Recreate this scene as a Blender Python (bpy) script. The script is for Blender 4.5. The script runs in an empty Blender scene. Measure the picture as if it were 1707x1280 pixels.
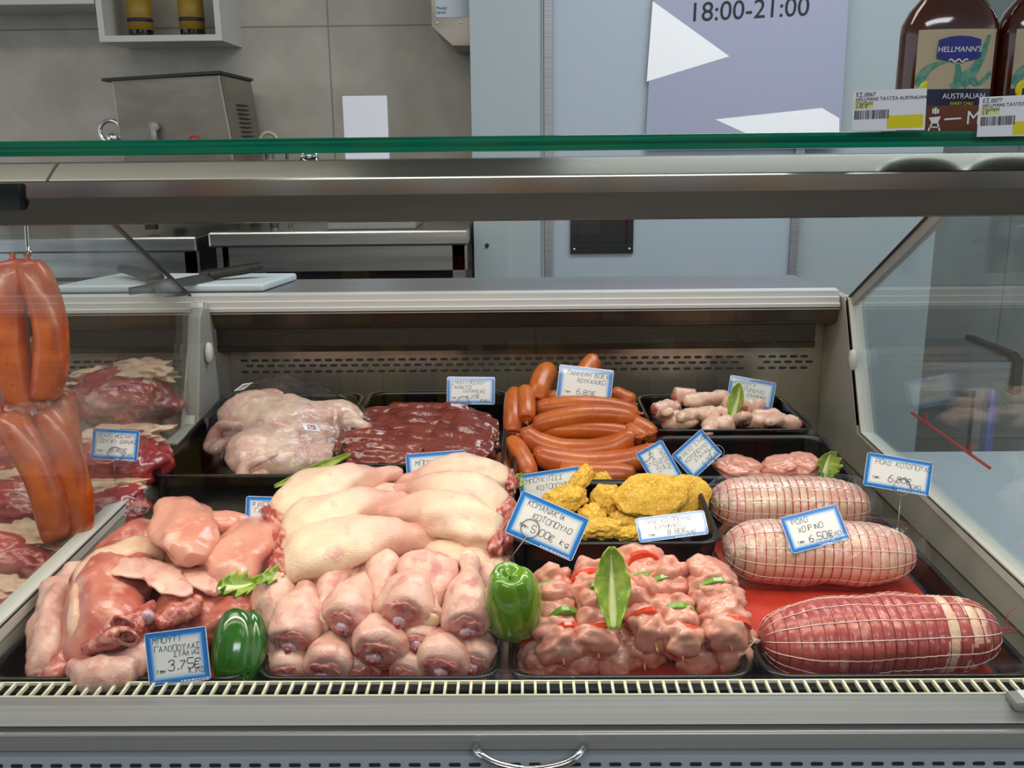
import bpy, bmesh, math, random
from mathutils import Vector, Matrix, noise
sc = bpy.context.scene
PI = math.pi
R = math.radians
# ------------------------------------------------------------------ camera
EYE = 1.40
F = 1600.0
cam_d = bpy.data.cameras.new('camera')
cam = bpy.data.objects.new('camera', cam_d)
sc.collection.objects.link(cam)
cam_d.sensor_fit = 'HORIZONTAL'
cam_d.sensor_width = 36.0
cam_d.lens = 36.0 * F / 1707.0
cam_d.clip_start = 0.02
CAMR = Matrix.Rotation(R(0.75), 4, 'Z') @ Matrix.Rotation(R(90 - 14), 4, 'X') @ Matrix.Rotation(R(-0.62), 4, 'Z')
cam.matrix_world = Matrix.Translation((0, 0, EYE)) @ CAMR
sc.camera = cam
C3 = CAMR.to_3x3()
# ------------------------------------------------------------------ view and world
sc.view_settings.view_transform = 'Standard'
sc.view_settings.look = 'None'
sc.view_settings.exposure = 0.12
sc.view_settings.gamma = 1.0
sc.view_settings.use_curve_mapping = False
sc.cycles.use_denoising = True
sc.cycles.max_bounces = 10
sc.cycles.transparent_max_bounces = 24
sc.cycles.caustics_reflective = False
sc.cycles.caustics_refractive = False
sc.cycles.sample_clamp_indirect = 6.0
w = bpy.data.worlds.new('daylight'); sc.world = w; w.use_nodes = True
bg = w.node_tree.nodes['Background']
bg.inputs[0].default_value = (0.80, 0.89, 1.0, 1)
bg.inputs[1].default_value = 0.85

def area(name, loc, rot, sx, sy, power, col):
    l = bpy.data.lights.new(name, 'AREA'); l.shape = 'RECTANGLE'; l.size = sx; l.size_y = sy
    l.energy = power; l.color = col
    o = bpy.data.objects.new(name, l); sc.collection.objects.link(o)
    o.location = loc; o.rotation_euler = rot
    return o
# ceiling panels of the shop and the tube of the display case
area('ceiling_panel_light', (0.9, 1.9, 2.75), (0, 0, 0), 1.6, 0.5, 26, (0.90, 0.95, 1.0))
area('ceiling_panel_light.001', (-1.2, 1.2, 2.75), (0, 0, 0), 1.6, 0.5, 14, (1.0, 0.93, 0.84))
area('ceiling_panel_light.002', (0.2, -1.6, 2.75), (0, 0, 0), 2.0, 0.8, 42, (0.93, 0.96, 1.0))
area('case_tube_light', (-0.05, 0.955, 1.322), (R(24), 0, 0), 1.9, 0.035, 5.6, (1.0, 0.87, 0.70))

# ------------------------------------------------------------------ placing
def ray(px, py):
    return (C3 @ Vector((px - 853.5, -(py - 640.0), -F))).normalized()
def P(px, py, Y=None, Z=None):
    d = ray(px, py)
    t = Y / d.y if Y is not None else (Z - EYE) / d.z
    return Vector((0, 0, EYE)) + d * t
def PX(px, py, X):
    d = ray(px, py)
    return Vector((0, 0, EYE)) + d * (X / d.x)
def dep(px, py, Y):
    p = P(px, py, Y) - Vector((0, 0, EYE))
    return p.dot(C3 @ Vector((0, 0, -1)))

# ------------------------------------------------------------------ objects
def link(o, parent=None, label=None, cat=None, group=None, kind=None):
    sc.collection.objects.link(o)
    if parent is not None: o.parent = parent
    tag(o, label, cat, group, kind)
    return o
def tag(o, label=None, cat=None, group=None, kind=None):
    if label: o['label'] = label
    if cat: o['category'] = cat
    if group: o['group'] = group
    if kind: o['kind'] = kind
    return o
def MO(name, vf, m, parent=None, smooth=True, label=None, cat=None, group=None, kind=None):
    me = bpy.data.meshes.new(name)
    me.from_pydata([tuple(v) for v in vf[0]], [], vf[1])
    me.update()
    bm = bmesh.new(); bm.from_mesh(me); bmesh.ops.recalc_face_normals(bm, faces=bm.faces); bm.to_mesh(me); bm.free()
    if smooth:
        me.polygons.foreach_set('use_smooth', [True] * len(me.polygons))
    if isinstance(m, (list, tuple)):
        for k in m: me.materials.append(k)
    else: me.materials.append(m)
    return link(bpy.data.objects.new(name, me), parent, label, cat, group, kind)
def E(name, loc, rot=(0, 0, 0), **k):
    o = bpy.data.objects.new(name, None); o.location = loc; o.rotation_euler = rot; o.empty_display_size = 0.01
    return link(o, None, **k)
def bevel(o, wd, seg=2):
    md = o.modifiers.new('bevel', 'BEVEL'); md.width = wd; md.segments = seg; md.limit_method = 'ANGLE'
    return o
def join(*vfs):
    V, Fc = [], []
    for v, f in vfs:
        n = len(V); V += list(v); Fc += [tuple(i + n for i in q) for q in f]
    return V, Fc
def box(x0, x1, y0, y1, z0, z1):
    v = [Vector((x, y, z)) for z in (z0, z1) for y in (y0, y1) for x in (x0, x1)]
    return v, [(0, 2, 3, 1), (4, 5, 7, 6), (0, 1, 5, 4), (2, 6, 7, 3), (0, 4, 6, 2), (1, 3, 7, 5)]
def prism(poly, x0, x1, axis='X'):
    """poly of (a,b) pairs extruded along an axis"""
    n = len(poly); V = []
    for x in (x0, x1):
        for a, b in poly:
            V.append(Vector((x, a, b)) if axis == 'X' else Vector((a, x, b)) if axis == 'Y' else Vector((a, b, x)))
    Fc = [tuple(range(n)), tuple(range(2 * n - 1, n - 1, -1))]
    for i in range(n):
        j = (i + 1) % n; Fc.append((i, j, n + j, n + i))
    return V, Fc
def tube(path, r, seg=8, closed=False):
    path = [Vector(p) for p in path]; n = len(path); V = []; Fc = []
    up = None
    for i, p in enumerate(path):
        a = path[(i - 1) % n] if (closed or i > 0) else p
        b = path[(i + 1) % n] if (closed or i < n - 1) else p
        t = (b - a).normalized() if (b - a).length > 1e-9 else Vector((1, 0, 0))
        if up is None: up = Vector((0, 0, 1)) if abs(t.z) < .9 else Vector((0, 1, 0))
        s = t.cross(up); s.normalize(); up = s.cross(t).normalized()
        rr = r[i] if isinstance(r, (list, tuple)) else r
        for k in range(seg):
            an = 2 * PI * k / seg
            V.append(p + s * math.cos(an) * rr + up * math.sin(an) * rr)
    m = n if closed else n - 1
    for i in range(m):
        j = (i + 1) % n
        for k in range(seg):
            l = (k + 1) % seg
            Fc.append((i * seg + k, i * seg + l, j * seg + l, j * seg + k))
    if not closed:
        Fc.append(tuple(range(seg))); Fc.append(tuple((n - 1) * seg + k for k in range(seg - 1, -1, -1)))
    return V, Fc
def lathe(prof, seg=32, sx=1, sy=1, power=2):
    V = []; Fc = []; n = len(prof)
    for r, z in prof:
        for k in range(seg):
            a = 2 * PI * k / seg; c, s = math.cos(a), math.sin(a)
            q = (abs(c) ** power + abs(s) ** power) ** (-1 / power)
            V.append(Vector((r * c * q * sx, r * s * q * sy, z)))
    for i in range(n - 1):
        for k in range(seg):
            l = (k + 1) % seg
            Fc.append((i * seg + k, i * seg + l, (i + 1) * seg + l, (i + 1) * seg + k))
    Fc.append(tuple(range(seg))[::-1]); Fc.append(tuple((n - 1) * seg + k for k in range(seg)))
    return V, Fc
def crom(pts, n):
    m = len(pts); out = []
    for i in range(n):
        u = i / (n - 1) * (m - 1); k = min(int(u), m - 2); t = u - k
        a = pts[max(k - 1, 0)]; b = pts[k]; c = pts[k + 1]; d = pts[min(k + 2, m - 1)]
        out.append([.5 * (2 * b[j] + (c[j] - a[j]) * t + (2 * a[j] - 5 * b[j] + 4 * c[j] - d[j]) * t * t + (3 * b[j] - a[j] - 3 * c[j] + d[j]) * t ** 3) for j in range(len(b))])
    return out
def fbm(p, f, seed, octv=3):
    return noise.fractal(Vector(p) * f + Vector((seed * 7.31, seed * 3.17, seed * 1.93)), 1.0, 2.0, octv)
def loft(pts, n=28, seg=22, amp=0.0, freq=30, seed=0, octv=2, endround=True, fold=None):
    """pts (x,y,z,a,b): half widths across (a) and up (b). Ends close to a point."""
    q = crom(pts, n); V = []; Fc = []
    pos = [Vector(r[:3]) for r in q]
    for i in range(n):
        t = (pos[min(i + 1, n - 1)] - pos[max(i - 1, 0)]).normalized()
        up = Vector((0, 0, 1)) if abs(t.z) < .95 else Vector((0, 1, 0))
        s = up.cross(t).normalized(); up = t.cross(s).normalized()
        a, b = max(q[i][3], 1e-4), max(q[i][4], 1e-4)
        for k in range(seg):
            an = 2 * PI * k / seg
            d = s * math.cos(an) * a + up * math.sin(an) * b
            p = pos[i] + d
            if fold: p = p + d * fold(i / (n - 1), an)
            if amp: p = p + d.normalized() * fbm(p, freq, seed, octv) * amp
            V.append(p)
    for i in range(n - 1):
        for k in range(seg):
            l = (k + 1) % seg
            Fc.append((i * seg + k, i * seg + l, (i + 1) * seg + l, (i + 1) * seg + k))
    V.append(pos[0]); V.append(pos[-1]); c0, c1 = len(V) - 2, len(V) - 1
    for k in range(seg):
        l = (k + 1) % seg
        Fc.append((c0, l, k)); Fc.append((c1, (n - 1) * seg + k, (n - 1) * seg + l))
    return V, Fc
_ico = {}
def ico(sub):
    if sub not in _ico:
        bm = bmesh.new(); bmesh.ops.create_icosphere(bm, subdivisions=sub, radius=1.0)
        _ico[sub] = ([v.co.copy() for v in bm.verts], [tuple(v.index for v in f.verts) for f in bm.faces]); bm.free()
    return _ico[sub]
def lump(rx, ry, rz, amp=.15, freq=1.6, seed=0, sub=4, power=2.0, octv=3, warp=None):
    v, f = ico(sub); out = []
    for p in v:
        q = (abs(p.x) ** power + abs(p.y) ** power + abs(p.z) ** power) ** (-1 / power)
        d = 1 + amp * fbm(p, freq, seed, octv)
        c = Vector((p.x * q * rx * d, p.y * q * ry * d, p.z * q * rz * d))
        if warp: c = warp(c)
        out.append(c)
    return out, f
def xf(vf, M):
    return [M @ v for v in vf[0]], vf[1]
def T(*a): return Matrix.Translation(a)
def RX(d): return Matrix.Rotation(R(d), 4, 'X')
def RY(d): return Matrix.Rotation(R(d), 4, 'Y')
def RZ(d): return Matrix.Rotation(R(d), 4, 'Z')
def along(o, A, B, roll=0, at='mid'):
    A = Vector(A); B = Vector(B)
    X = (B - A).normalized(); Z0 = Vector((0, 0, 1)) if abs(X.z) < .93 else Vector((0, -1, 0))
    Yv = Z0.cross(X).normalized(); Z = X.cross(Yv)
    M = Matrix((X, Yv, Z)).transposed().to_4x4()
    loc = (A + B) / 2 if at == 'mid' else A
    o.matrix_world = Matrix.Translation(loc) @ M @ RX(roll)
    return o
def text(name, s, size, m, parent, M, extr=0.0002, shear=0, align='LEFT'):
    c = bpy.data.curves.new(name, 'FONT'); c.body = s; c.size = size; c.extrude = extr; c.shear = shear; c.align_x = align
    c.materials.append(m)
    t = bpy.data.objects.new(name, c); sc.collection.objects.link(t)
    me = bpy.data.meshes.new_from_object(t.evaluated_get(bpy.context.evaluated_depsgraph_get()))
    bpy.data.objects.remove(t); bpy.data.curves.remove(c)
    o = bpy.data.objects.new(name, me); link(o, parent); o.matrix_local = M
    return o

# ------------------------------------------------------------------ materials
def srgb(r, g, b):
    f = lambda c: ((c / 255 + .055) / 1.055) ** 2.4 if c > 10 else c / 255 / 12.92
    return (f(r), f(g), f(b), 1)
def mat(name, col, rough=.5, metal=0, spec=.5, col2=None, scale=20, lo=.4, hi=.65, bump=0, bscale=80, bdist=.002,
        sss=0, coat=0, col3=None, scale3=150, lo3=.62, hi3=.7, stretch=None, detail=4, trans=0, alpha=1, emit=None):
    m = bpy.data.materials.new(name); m.use_nodes = True; nt = m.node_tree; b = nt.nodes['Principled BSDF']
    N = lambda t: nt.nodes.new(t); L = nt.links.new
    b.inputs['Base Color'].default_value = col; b.inputs['Roughness'].default_value = rough
    b.inputs['Metallic'].default_value = metal; b.inputs['Specular IOR Level'].default_value = spec
    b.inputs['Coat Weight'].default_value = coat; b.inputs['Coat Roughness'].default_value = .12
    b.inputs['Transmission Weight'].default_value = trans; b.inputs['Alpha'].default_value = alpha
    if sss:
        b.inputs['Subsurface Weight'].default_value = sss
        b.inputs['Subsurface Radius'].default_value = (1.0, .35, .2); b.inputs['Subsurface Scale'].default_value = .006
    tc = N('ShaderNodeTexCoord'); vec = tc.outputs['Object']
    if stretch:
        mp = N('ShaderNodeMapping'); mp.inputs['Scale'].default_value = stretch; L(vec, mp.inputs[0]); vec = mp.outputs[0]
    out = None
    def mixin(prev, c, sc_, a, z, det=4):
        n = N('ShaderNodeTexNoise'); n.inputs['Scale'].default_value = sc_; n.inputs['Detail'].default_value = det; L(vec, n.inputs['Vector'])
        r = N('ShaderNodeMapRange'); r.inputs[1].default_value = a; r.inputs[2].default_value = z; L(n.outputs[0], r.inputs[0])
        x = N('ShaderNodeMix'); x.data_type = 'RGBA'; L(r.outputs[0], x.inputs[0])
        if prev is None: x.inputs[6].default_value = col
        else: L(prev, x.inputs[6])
        x.inputs[7].default_value = c
        return x.outputs[2]
    if col2: out = mixin(None, col2, scale, lo, hi, detail)
    if col3: out = mixin(out, col3, scale3, lo3, hi3)
    if out is not None: L(out, b.inputs['Base Color'])
    if bump:
        n = N('ShaderNodeTexNoise'); n.inputs['Scale'].default_value = bscale; n.inputs['Detail'].default_value = 3; L(vec, n.inputs['Vector'])
        bp = N('ShaderNodeBump'); bp.inputs['Strength'].default_value = bump; bp.inputs['Distance'].default_value = bdist
        L(n.outputs[0], bp.inputs['Height']); L(bp.outputs[0], b.inputs['Normal'])
        if coat: L(bp.outputs[0], b.inputs['Coat Normal'])
    if emit:
        b.inputs['Emission Color'].default_value = emit[0]; b.inputs['Emission Strength'].default_value = emit[1]
    return m
def glassmat(name, tint=(1, 1, 1, 1), refl=.06, rough=.02, bump=0, bscale=30, gz=.5, haze=None):
    m = bpy.data.materials.new(name); m.use_nodes = True; nt = m.node_tree; nt.nodes.clear()
    N = lambda t: nt.nodes.new(t); L = nt.links.new
    o = N('ShaderNodeOutputMaterial'); t = N('ShaderNodeBsdfTransparent'); t.inputs[0].default_value = tint
    g = N('ShaderNodeBsdfGlossy'); g.inputs['Roughness'].default_value = rough; g.inputs[0].default_value = (1, 1, 1, 1)
    fr = N('ShaderNodeLayerWeight'); fr.inputs[0].default_value = .5
    pw = N('ShaderNodeMath'); pw.operation = 'POWER'; pw.inputs[1].default_value = 4; L(fr.outputs['Facing'], pw.inputs[0])
    mu = N('ShaderNodeMath'); mu.operation = 'MULTIPLY_ADD'; mu.inputs[1].default_value = gz; mu.inputs[2].default_value = refl; mu.use_clamp = True
    L(pw.outputs[0], mu.inputs[0])
    mx = N('ShaderNodeMixShader'); L(mu.outputs[0], mx.inputs[0]); L(t.outputs[0], mx.inputs[1]); L(g.outputs[0], mx.inputs[2])
    last = mx.outputs[0]
    if bump:
        tc = N('ShaderNodeTexCoord'); n = N('ShaderNodeTexNoise'); n.inputs['Scale'].default_value = bscale; n.inputs['Detail'].default_value = 4; n.inputs['Distortion'].default_value = 1.5
        L(tc.outputs['Object'], n.inputs['Vector'])
        bp = N('ShaderNodeBump'); bp.inputs['Strength'].default_value = bump; bp.inputs['Distance'].default_value = .004; L(n.outputs[0], bp.inputs['Height'])
        L(bp.outputs[0], g.inputs['Normal']); L(bp.outputs[0], fr.inputs['Normal'])
    if haze:
        d = N('ShaderNodeBsdfDiffuse'); d.inputs[0].default_value = haze[0]
        m2 = N('ShaderNodeMixShader'); m2.inputs[0].default_value = haze[1]; L(last, m2.inputs[1]); L(d.outputs[0], m2.inputs[2]); last = m2.outputs[0]
    L(last, o.inputs[0])
    return m
S = srgb
M = dict(
    steel=mat('brushed_steel', S(205, 205, 205), .28, 1, col2=S(170, 172, 172), scale=6, stretch=(.3, 6, 6), bump=.05, bscale=60),
    beam=mat('polished_steel', S(168, 158, 150), .15, 1, col2=S(140, 130, 124), scale=5, stretch=(.3, 3, 3)),
    steelback=mat('satin_steel', S(190, 186, 176), .22, 1),
    machine=mat('dull_steel', S(158, 150, 138), .34, .9, col2=S(140, 130, 118), scale=5, stretch=(1, 1, 3)),
    alu=mat('aluminium', S(170, 172, 174), .42, .85, col2=S(156, 156, 158), scale=40, stretch=(.02, 8, 8)),
    panel=mat('grey_enamel', S(168, 168, 166), .32, .3, col2=S(158, 158, 158), scale=30, stretch=(.02, 8, 8)),
    bluepanel=mat('blue_grey_enamel', S(176, 186, 194), .4, 0),
    chrome=mat('chrome', S(225, 225, 230), .06, 1),
    black=mat('black_plastic', S(16, 15, 14), .22, 0, .5, bump=.05, bscale=200, bdist=.0005),
    blackrub=mat('black_rubber', S(22, 22, 22), .5),
    dark=mat('dark_interior', S(42, 43, 44), .6),
    whiteplast=mat('white_plastic', S(205, 203, 196), .35),
    greyplast=mat('grey_plastic', S(150, 150, 145), .45),
    sidepanel=mat('side_panel_plastic', S(168, 164, 152), .4),
    rail=mat('white_aluminium', S(222, 222, 220), .35, .3),
    railbrown=mat('bronze_strip', S(88, 78, 68), .3, .6),
    grid=mat('ivory_wire', S(226, 222, 196), .4),
    bottlebrown=mat('barbecue_sauce', S(62, 22, 8), .08, 0, .6, col2=S(84, 30, 9), scale=14, coat=.6),
    paper=mat('white_paper', S(236, 238, 244), .6),
    ink=mat('dark_ink', S(28, 28, 34), .6),
    whiteink=mat('white_ink', S(235, 235, 235), .6),
    yellow=mat('yellow_sticker', S(226, 214, 10), .5),
    navy=mat('navy_print', S(22, 26, 60), .4),
    blueink=mat('blue_print', S(36, 46, 130), .4),
    green_ink=mat('green_print', S(58, 138, 118), .5, col2=S(120, 160, 140), scale=180),
    cream=mat('cream_label', S(186, 170, 138), .5),
    card=mat('brown_cardboard', S(104, 50, 22), .6),
    wood=mat('bamboo', S(226, 186, 110), .5, col2=S(200, 150, 80), scale=60),
    tile=None,
    skin=mat('chicken_skin', S(230, 198, 174), .38, 0, .5, col2=S(226, 172, 158), scale=26, lo=.36, hi=.62, col3=S(236, 208, 176), scale3=50, lo3=.5, hi3=.66, bump=.45, bscale=420, bdist=.0012, sss=.12, coat=.25),
    skin2=mat('drumstick_skin', S(216, 166, 152), .34, 0, .5, col2=S(226, 188, 170), scale=30, lo=.38, hi=.62, col3=S(200, 136, 128), scale3=48, lo3=.5, hi3=.66, bump=.5, bscale=400, bdist=.0014, sss=.12, coat=.35),
    flesh=mat('raw_chicken', S(216, 154, 134), .3, 0, .5, col2=S(206, 132, 114), scale=24, lo=.4, hi=.6, col3=S(226, 178, 158), scale3=50, lo3=.53, hi3=.72, bump=.3, bscale=110, bdist=.002, sss=.15, coat=.4),
    turkey=mat('raw_turkey', S(196, 116, 98), .3, 0, .5, col2=S(182, 92, 80), scale=22, lo=.4, hi=.6, col3=S(216, 156, 138), scale3=38, lo3=.53, hi3=.68, bump=.4, bscale=70, bdist=.004, sss=.12, coat=.4),
    cut=mat('cut_flesh', S(168, 76, 66), .25, 0, .5, col2=S(206, 138, 122), scale=90, lo=.45, hi=.6, bump=.6, bscale=160, bdist=.003, coat=.5, sss=.1),
    drumcut=mat('drumstick_cut', S(204, 136, 124), .25, 0, .5, col2=S(180, 96, 92), scale=70, lo=.45, hi=.6, col3=S(160, 50, 50), scale3=60, lo3=.62, hi3=.68, bump=.5, bscale=140, bdist=.003, coat=.5, sss=.1),
    darkcut=mat('dark_cavity', S(140, 44, 42), .25, 0, .5, col2=S(196, 96, 84), scale=110, lo=.5, hi=.6, bump=.6, bscale=200, bdist=.003, coat=.5),
    bone=mat('bone', S(198, 168, 176), .3, 0, .5, col2=S(160, 118, 134), scale=90, coat=.4),
    marrow=mat('marrow', S(150, 40, 40), .3, coat=.5),
    cartilage=mat('yellow_joint', S(236, 218, 176), .35, col2=S(226, 192, 160), scale=60, coat=.3),
    fat=mat('fat', S(222, 192, 164), .4, 0, .5, col2=S(216, 166, 142), scale=30, bump=.5, bscale=90, bdist=.004, coat=.25, sss=.1),
    beef=mat('raw_beef', S(176, 62, 60), .28, 0, .5, col2=S(150, 44, 48), scale=22, lo=.4, hi=.6, col3=S(222, 150, 138), scale3=34, lo3=.6, hi3=.68, bump=.3, bscale=90, bdist=.003, sss=.1, coat=.5, stretch=(.6, 1, 1)),
    liver=mat('beef_liver', S(112, 46, 40), .24, 0, .5, col2=S(132, 62, 50), scale=40, lo=.4, hi=.6, bump=.5, bscale=50, bdist=.004, coat=.5),
    sausage=mat('sausage_skin', S(198, 104, 40), .34, 0, .5, col2=S(180, 84, 30), scale=28, lo=.42, hi=.6, col3=S(104, 40, 16), scale3=260, lo3=.64, hi3=.70, bump=.3, bscale=140, bdist=.001, coat=.12),
    hangsausage=mat('smoked_sausage_skin', S(206, 98, 30), .3, 0, .5, col2=S(168, 66, 18), scale=22, lo=.42, hi=.6, col3=S(110, 40, 14), scale3=230, lo3=.66, hi3=.72, bump=.15, bscale=140, bdist=.001, coat=.25),
    bread=mat('yellow_breadcrumbs', S(228, 182, 72), .8, 0, .3, col2=S(212, 158, 50), scale=60, lo=.42, hi=.62, col3=S(238, 202, 104), scale3=240, lo3=.5, hi3=.62, bump=.7, bscale=500, bdist=.002),
    pepper=mat('green_pepper_skin', S(104, 150, 22), .14, 0, .6, col2=S(86, 134, 16), scale=14, lo=.4, hi=.65, coat=.7),
    pepperdark=mat('green_pepper_dark', S(40, 100, 18), .14, 0, .6, col2=S(30, 84, 14), scale=14, coat=.7),
    redpepper=mat('red_pepper', S(214, 52, 26), .25, col2=S(226, 86, 36), scale=40, coat=.5),
    greenpepper=mat('green_pepper_slice', S(88, 140, 30), .3, col2=S(130, 172, 60), scale=60, coat=.4),
    lettuce=mat('lettuce_leaf', S(108, 144, 34), .4, col2=S(152, 172, 66), scale=50, bump=.5, bscale=120, bdist=.003, coat=.2),
    rib=mat('lettuce_rib', S(204, 208, 148), .4, coat=.2),
    rollpink=mat('rolled_pork', S(216, 180, 150), .35, 0, .5, col2=S(220, 156, 140), scale=22, lo=.42, hi=.62, col3=S(230, 206, 172), scale3=40, lo3=.5, hi3=.65, bump=.4, bscale=120, bdist=.002, sss=.1, coat=.35),
    rollred=mat('rolled_meat', S(178, 84, 78), .35, 0, .5, col2=S(164, 66, 64), scale=26, lo=.42, hi=.62, col3=S(206, 132, 120), scale3=46, lo3=.58, hi3=.7, bump=.4, bscale=140, bdist=.002, sss=.1, coat=.3),
    netred=mat('red_net', S(176, 52, 62), .7), netwhite=mat('white_net', S(232, 206, 190), .6), netdark=mat('dark_red_net', S(132, 40, 44), .7),
    redmat=mat('red_mat', S(196, 58, 38), .55, bump=.5, bscale=300, bdist=.001, col2=S(186, 50, 32), scale=40),
    cuttingboard=mat('white_cutting_board', S(206, 218, 222), .4),
    blade=mat('knife_blade', S(84, 88, 90), .4, .6),
    redplast=mat('red_plastic', S(170, 36, 40), .4),
    bluepost=mat('blue_post', S(70, 80, 140), .5),
    oil=mat('dark_bottle', S(18, 22, 12), .1, coat=.5), oillabel=mat('ochre_label', S(150, 120, 30), .5), oilband=mat('purple_band', S(40, 34, 60), .5),
    creamring=mat('cream_plastic', S(176, 174, 150), .4),
    wire=mat('steel_wire', S(150, 150, 150), .3, .9),
    cardblack=mat('marker_ink', S(40, 36, 48), .6),
)
M['film'] = glassmat('cling_film', (.98, .985, 1, 1), .05, .08, bump=1.0, bscale=38)
M['frontglass'] = glassmat('front_glass', (.985, .995, .99, 1), .022, .0)
M['sideglass'] = glassmat('side_glass', (.93, .965, .965, 1), .05, .01, haze=((.45, .5, .5, 1), .05))
M['leftglass'] = glassmat('partition_glass', (.93, .95, .94, 1), .03, .01, haze=((.5, .4, .35, 1), .03))
M['topglass'] = glassmat('top_glass', (.9, .97, .95, 1), .04, .0)
M['greenedge'] = mat('green_glass_edge', S(16, 132, 98), .12, 0, .5, col2=S(8, 84, 66), scale=6, stretch=(.5, 1, 60), coat=.5)

def legskin():
    m = mat('leg_skin', S(226, 192, 170), .38, 0, .5, bump=.7, bscale=380, bdist=.0014, coat=.25, sss=.12, col2=S(232, 206, 176), scale=30, lo=.38, hi=.6, col3=S(222, 168, 154), scale3=42, lo3=.56, hi3=.7)
    nt = m.node_tree; b = nt.nodes['Principled BSDF']; N = lambda t: nt.nodes.new(t); L = nt.links.new
    prev = b.inputs['Base Color'].links[0].from_socket
    tc = N('ShaderNodeTexCoord'); sp = N('ShaderNodeSeparateXYZ'); L(tc.outputs['Object'], sp.inputs[0])
    nz = N('ShaderNodeTexNoise'); nz.inputs['Scale'].default_value = 26; L(tc.outputs['Object'], nz.inputs['Vector'])
    ad = N('ShaderNodeMath'); ad.operation = 'MULTIPLY_ADD'; ad.inputs[1].default_value = .12; L(nz.outputs[0], ad.inputs[0]); L(sp.outputs['X'], ad.inputs[2])
    r = N('ShaderNodeMapRange'); r.inputs[1].default_value = .05; r.inputs[2].default_value = .12; L(ad.outputs[0], r.inputs[0])
    x = N('ShaderNodeMix'); x.data_type = 'RGBA'; L(r.outputs[0], x.inputs[0]); L(prev, x.inputs[6]); x.inputs[7].default_value = S(218, 166, 150)
    L(x.outputs[2], b.inputs['Base Color']); return m
M['legskin'] = legskin()
# ------------------------------------------------------------------ procedural surfaces
def tile_mat(name, c1, c2, grout, bw, bh, off=(0, 0, 0), gs=.004, rough=.5):
    m = mat(name, c1, rough); nt = m.node_tree; N = lambda t: nt.nodes.new(t); L = nt.links.new; b = nt.nodes['Principled BSDF']
    tc = N('ShaderNodeTexCoord'); sp = N('ShaderNodeSeparateXYZ'); cb = N('ShaderNodeCombineXYZ')
    L(tc.outputs['Object'], sp.inputs[0])
    mp = N('ShaderNodeMapping'); mp.inputs['Location'].default_value = off
    L(sp.outputs['X'], cb.inputs['X']); L(sp.outputs['Z' if not name.startswith('floor') else 'Y'], cb.inputs['Y']); L(cb.outputs[0], mp.inputs[0])
    br = N('ShaderNodeTexBrick'); br.offset = 0; br.inputs['Color1'].default_value = c1; br.inputs['Color2'].default_value = c2
    br.inputs['Mortar'].default_value = grout; br.inputs['Scale'].default_value = 1; br.inputs['Mortar Size'].default_value = gs
    br.inputs['Brick Width'].default_value = bw; br.inputs['Row Height'].default_value = bh; br.inputs['Mortar Smooth'].default_value = .1
    L(mp.outputs[0], br.inputs['Vector'])
    n = N('ShaderNodeTexNoise'); n.inputs['Scale'].default_value = 9; n.inputs['Detail'].default_value = 8; L(tc.outputs['Object'], n.inputs['Vector'])
    r = N('ShaderNodeMapRange'); r.inputs[1].default_value = .3; r.inputs[2].default_value = .7; r.inputs[3].default_value = .86; r.inputs[4].default_value = 1.1; L(n.outputs[0], r.inputs[0])
    x = N('ShaderNodeMix'); x.data_type = 'RGBA'; x.blend_type = 'MULTIPLY'; x.inputs[0].default_value = 1
    L(br.outputs[0], x.inputs[6]); L(r.outputs[0], x.inputs[7]); L(x.outputs[2], b.inputs['Base Color'])
    return m
M['tile'] = tile_mat('wall_tile', S(190, 184, 170), S(186, 180, 166), S(146, 140, 130), 1.2, .6, (-P(551, 120, 3.3).x + 2.4, -P(600, 43, 3.3).z + 2.4, 0), .003)
M['tile2'] = tile_mat('wall_tile_grey', S(122, 130, 128), S(128, 134, 130), S(92, 98, 98), .6, .3, (0, 0.03, 0), .003)
M['floor'] = tile_mat('floor_tile', S(120, 122, 116), S(112, 114, 110), S(60, 60, 58), .4, .4, (0, 0, 0), .006)
M['wallpaint'] = mat('white_wall_paint', S(166, 178, 180), .6)
M['door'] = mat('cold_door_enamel', S(172, 184, 194), .4)
M['ceiling'] = mat('ceiling_paint', S(220, 220, 216), .8)
# perforated dark panel
def perf_mat():
    m = mat('perforated_panel', S(70, 66, 58), .4, .5); nt = m.node_tree; N = lambda t: nt.nodes.new(t); L = nt.links.new; b = nt.nodes['Principled BSDF']
    tc = N('ShaderNodeTexCoord'); sp = N('ShaderNodeSeparateXYZ'); cb = N('ShaderNodeCombineXYZ'); L(tc.outputs['Object'], sp.inputs[0])
    L(sp.outputs['X'], cb.inputs['X']); L(sp.outputs['Z'], cb.inputs['Y'])
    br = N('ShaderNodeTexBrick'); br.inputs['Color1'].default_value = S(12, 11, 10); br.inputs['Color2'].default_value = S(12, 11, 10); br.inputs['Mortar'].default_value = S(84, 78, 68)
    br.inputs['Scale'].default_value = 1; br.inputs['Brick Width'].default_value = .0052; br.inputs['Row Height'].default_value = .0042; br.inputs['Mortar Size'].default_value = .0009
    L(cb.outputs[0], br.inputs['Vector']); L(br.outputs[0], b.inputs['Base Color']); return m
M['perf'] = perf_mat()

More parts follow.
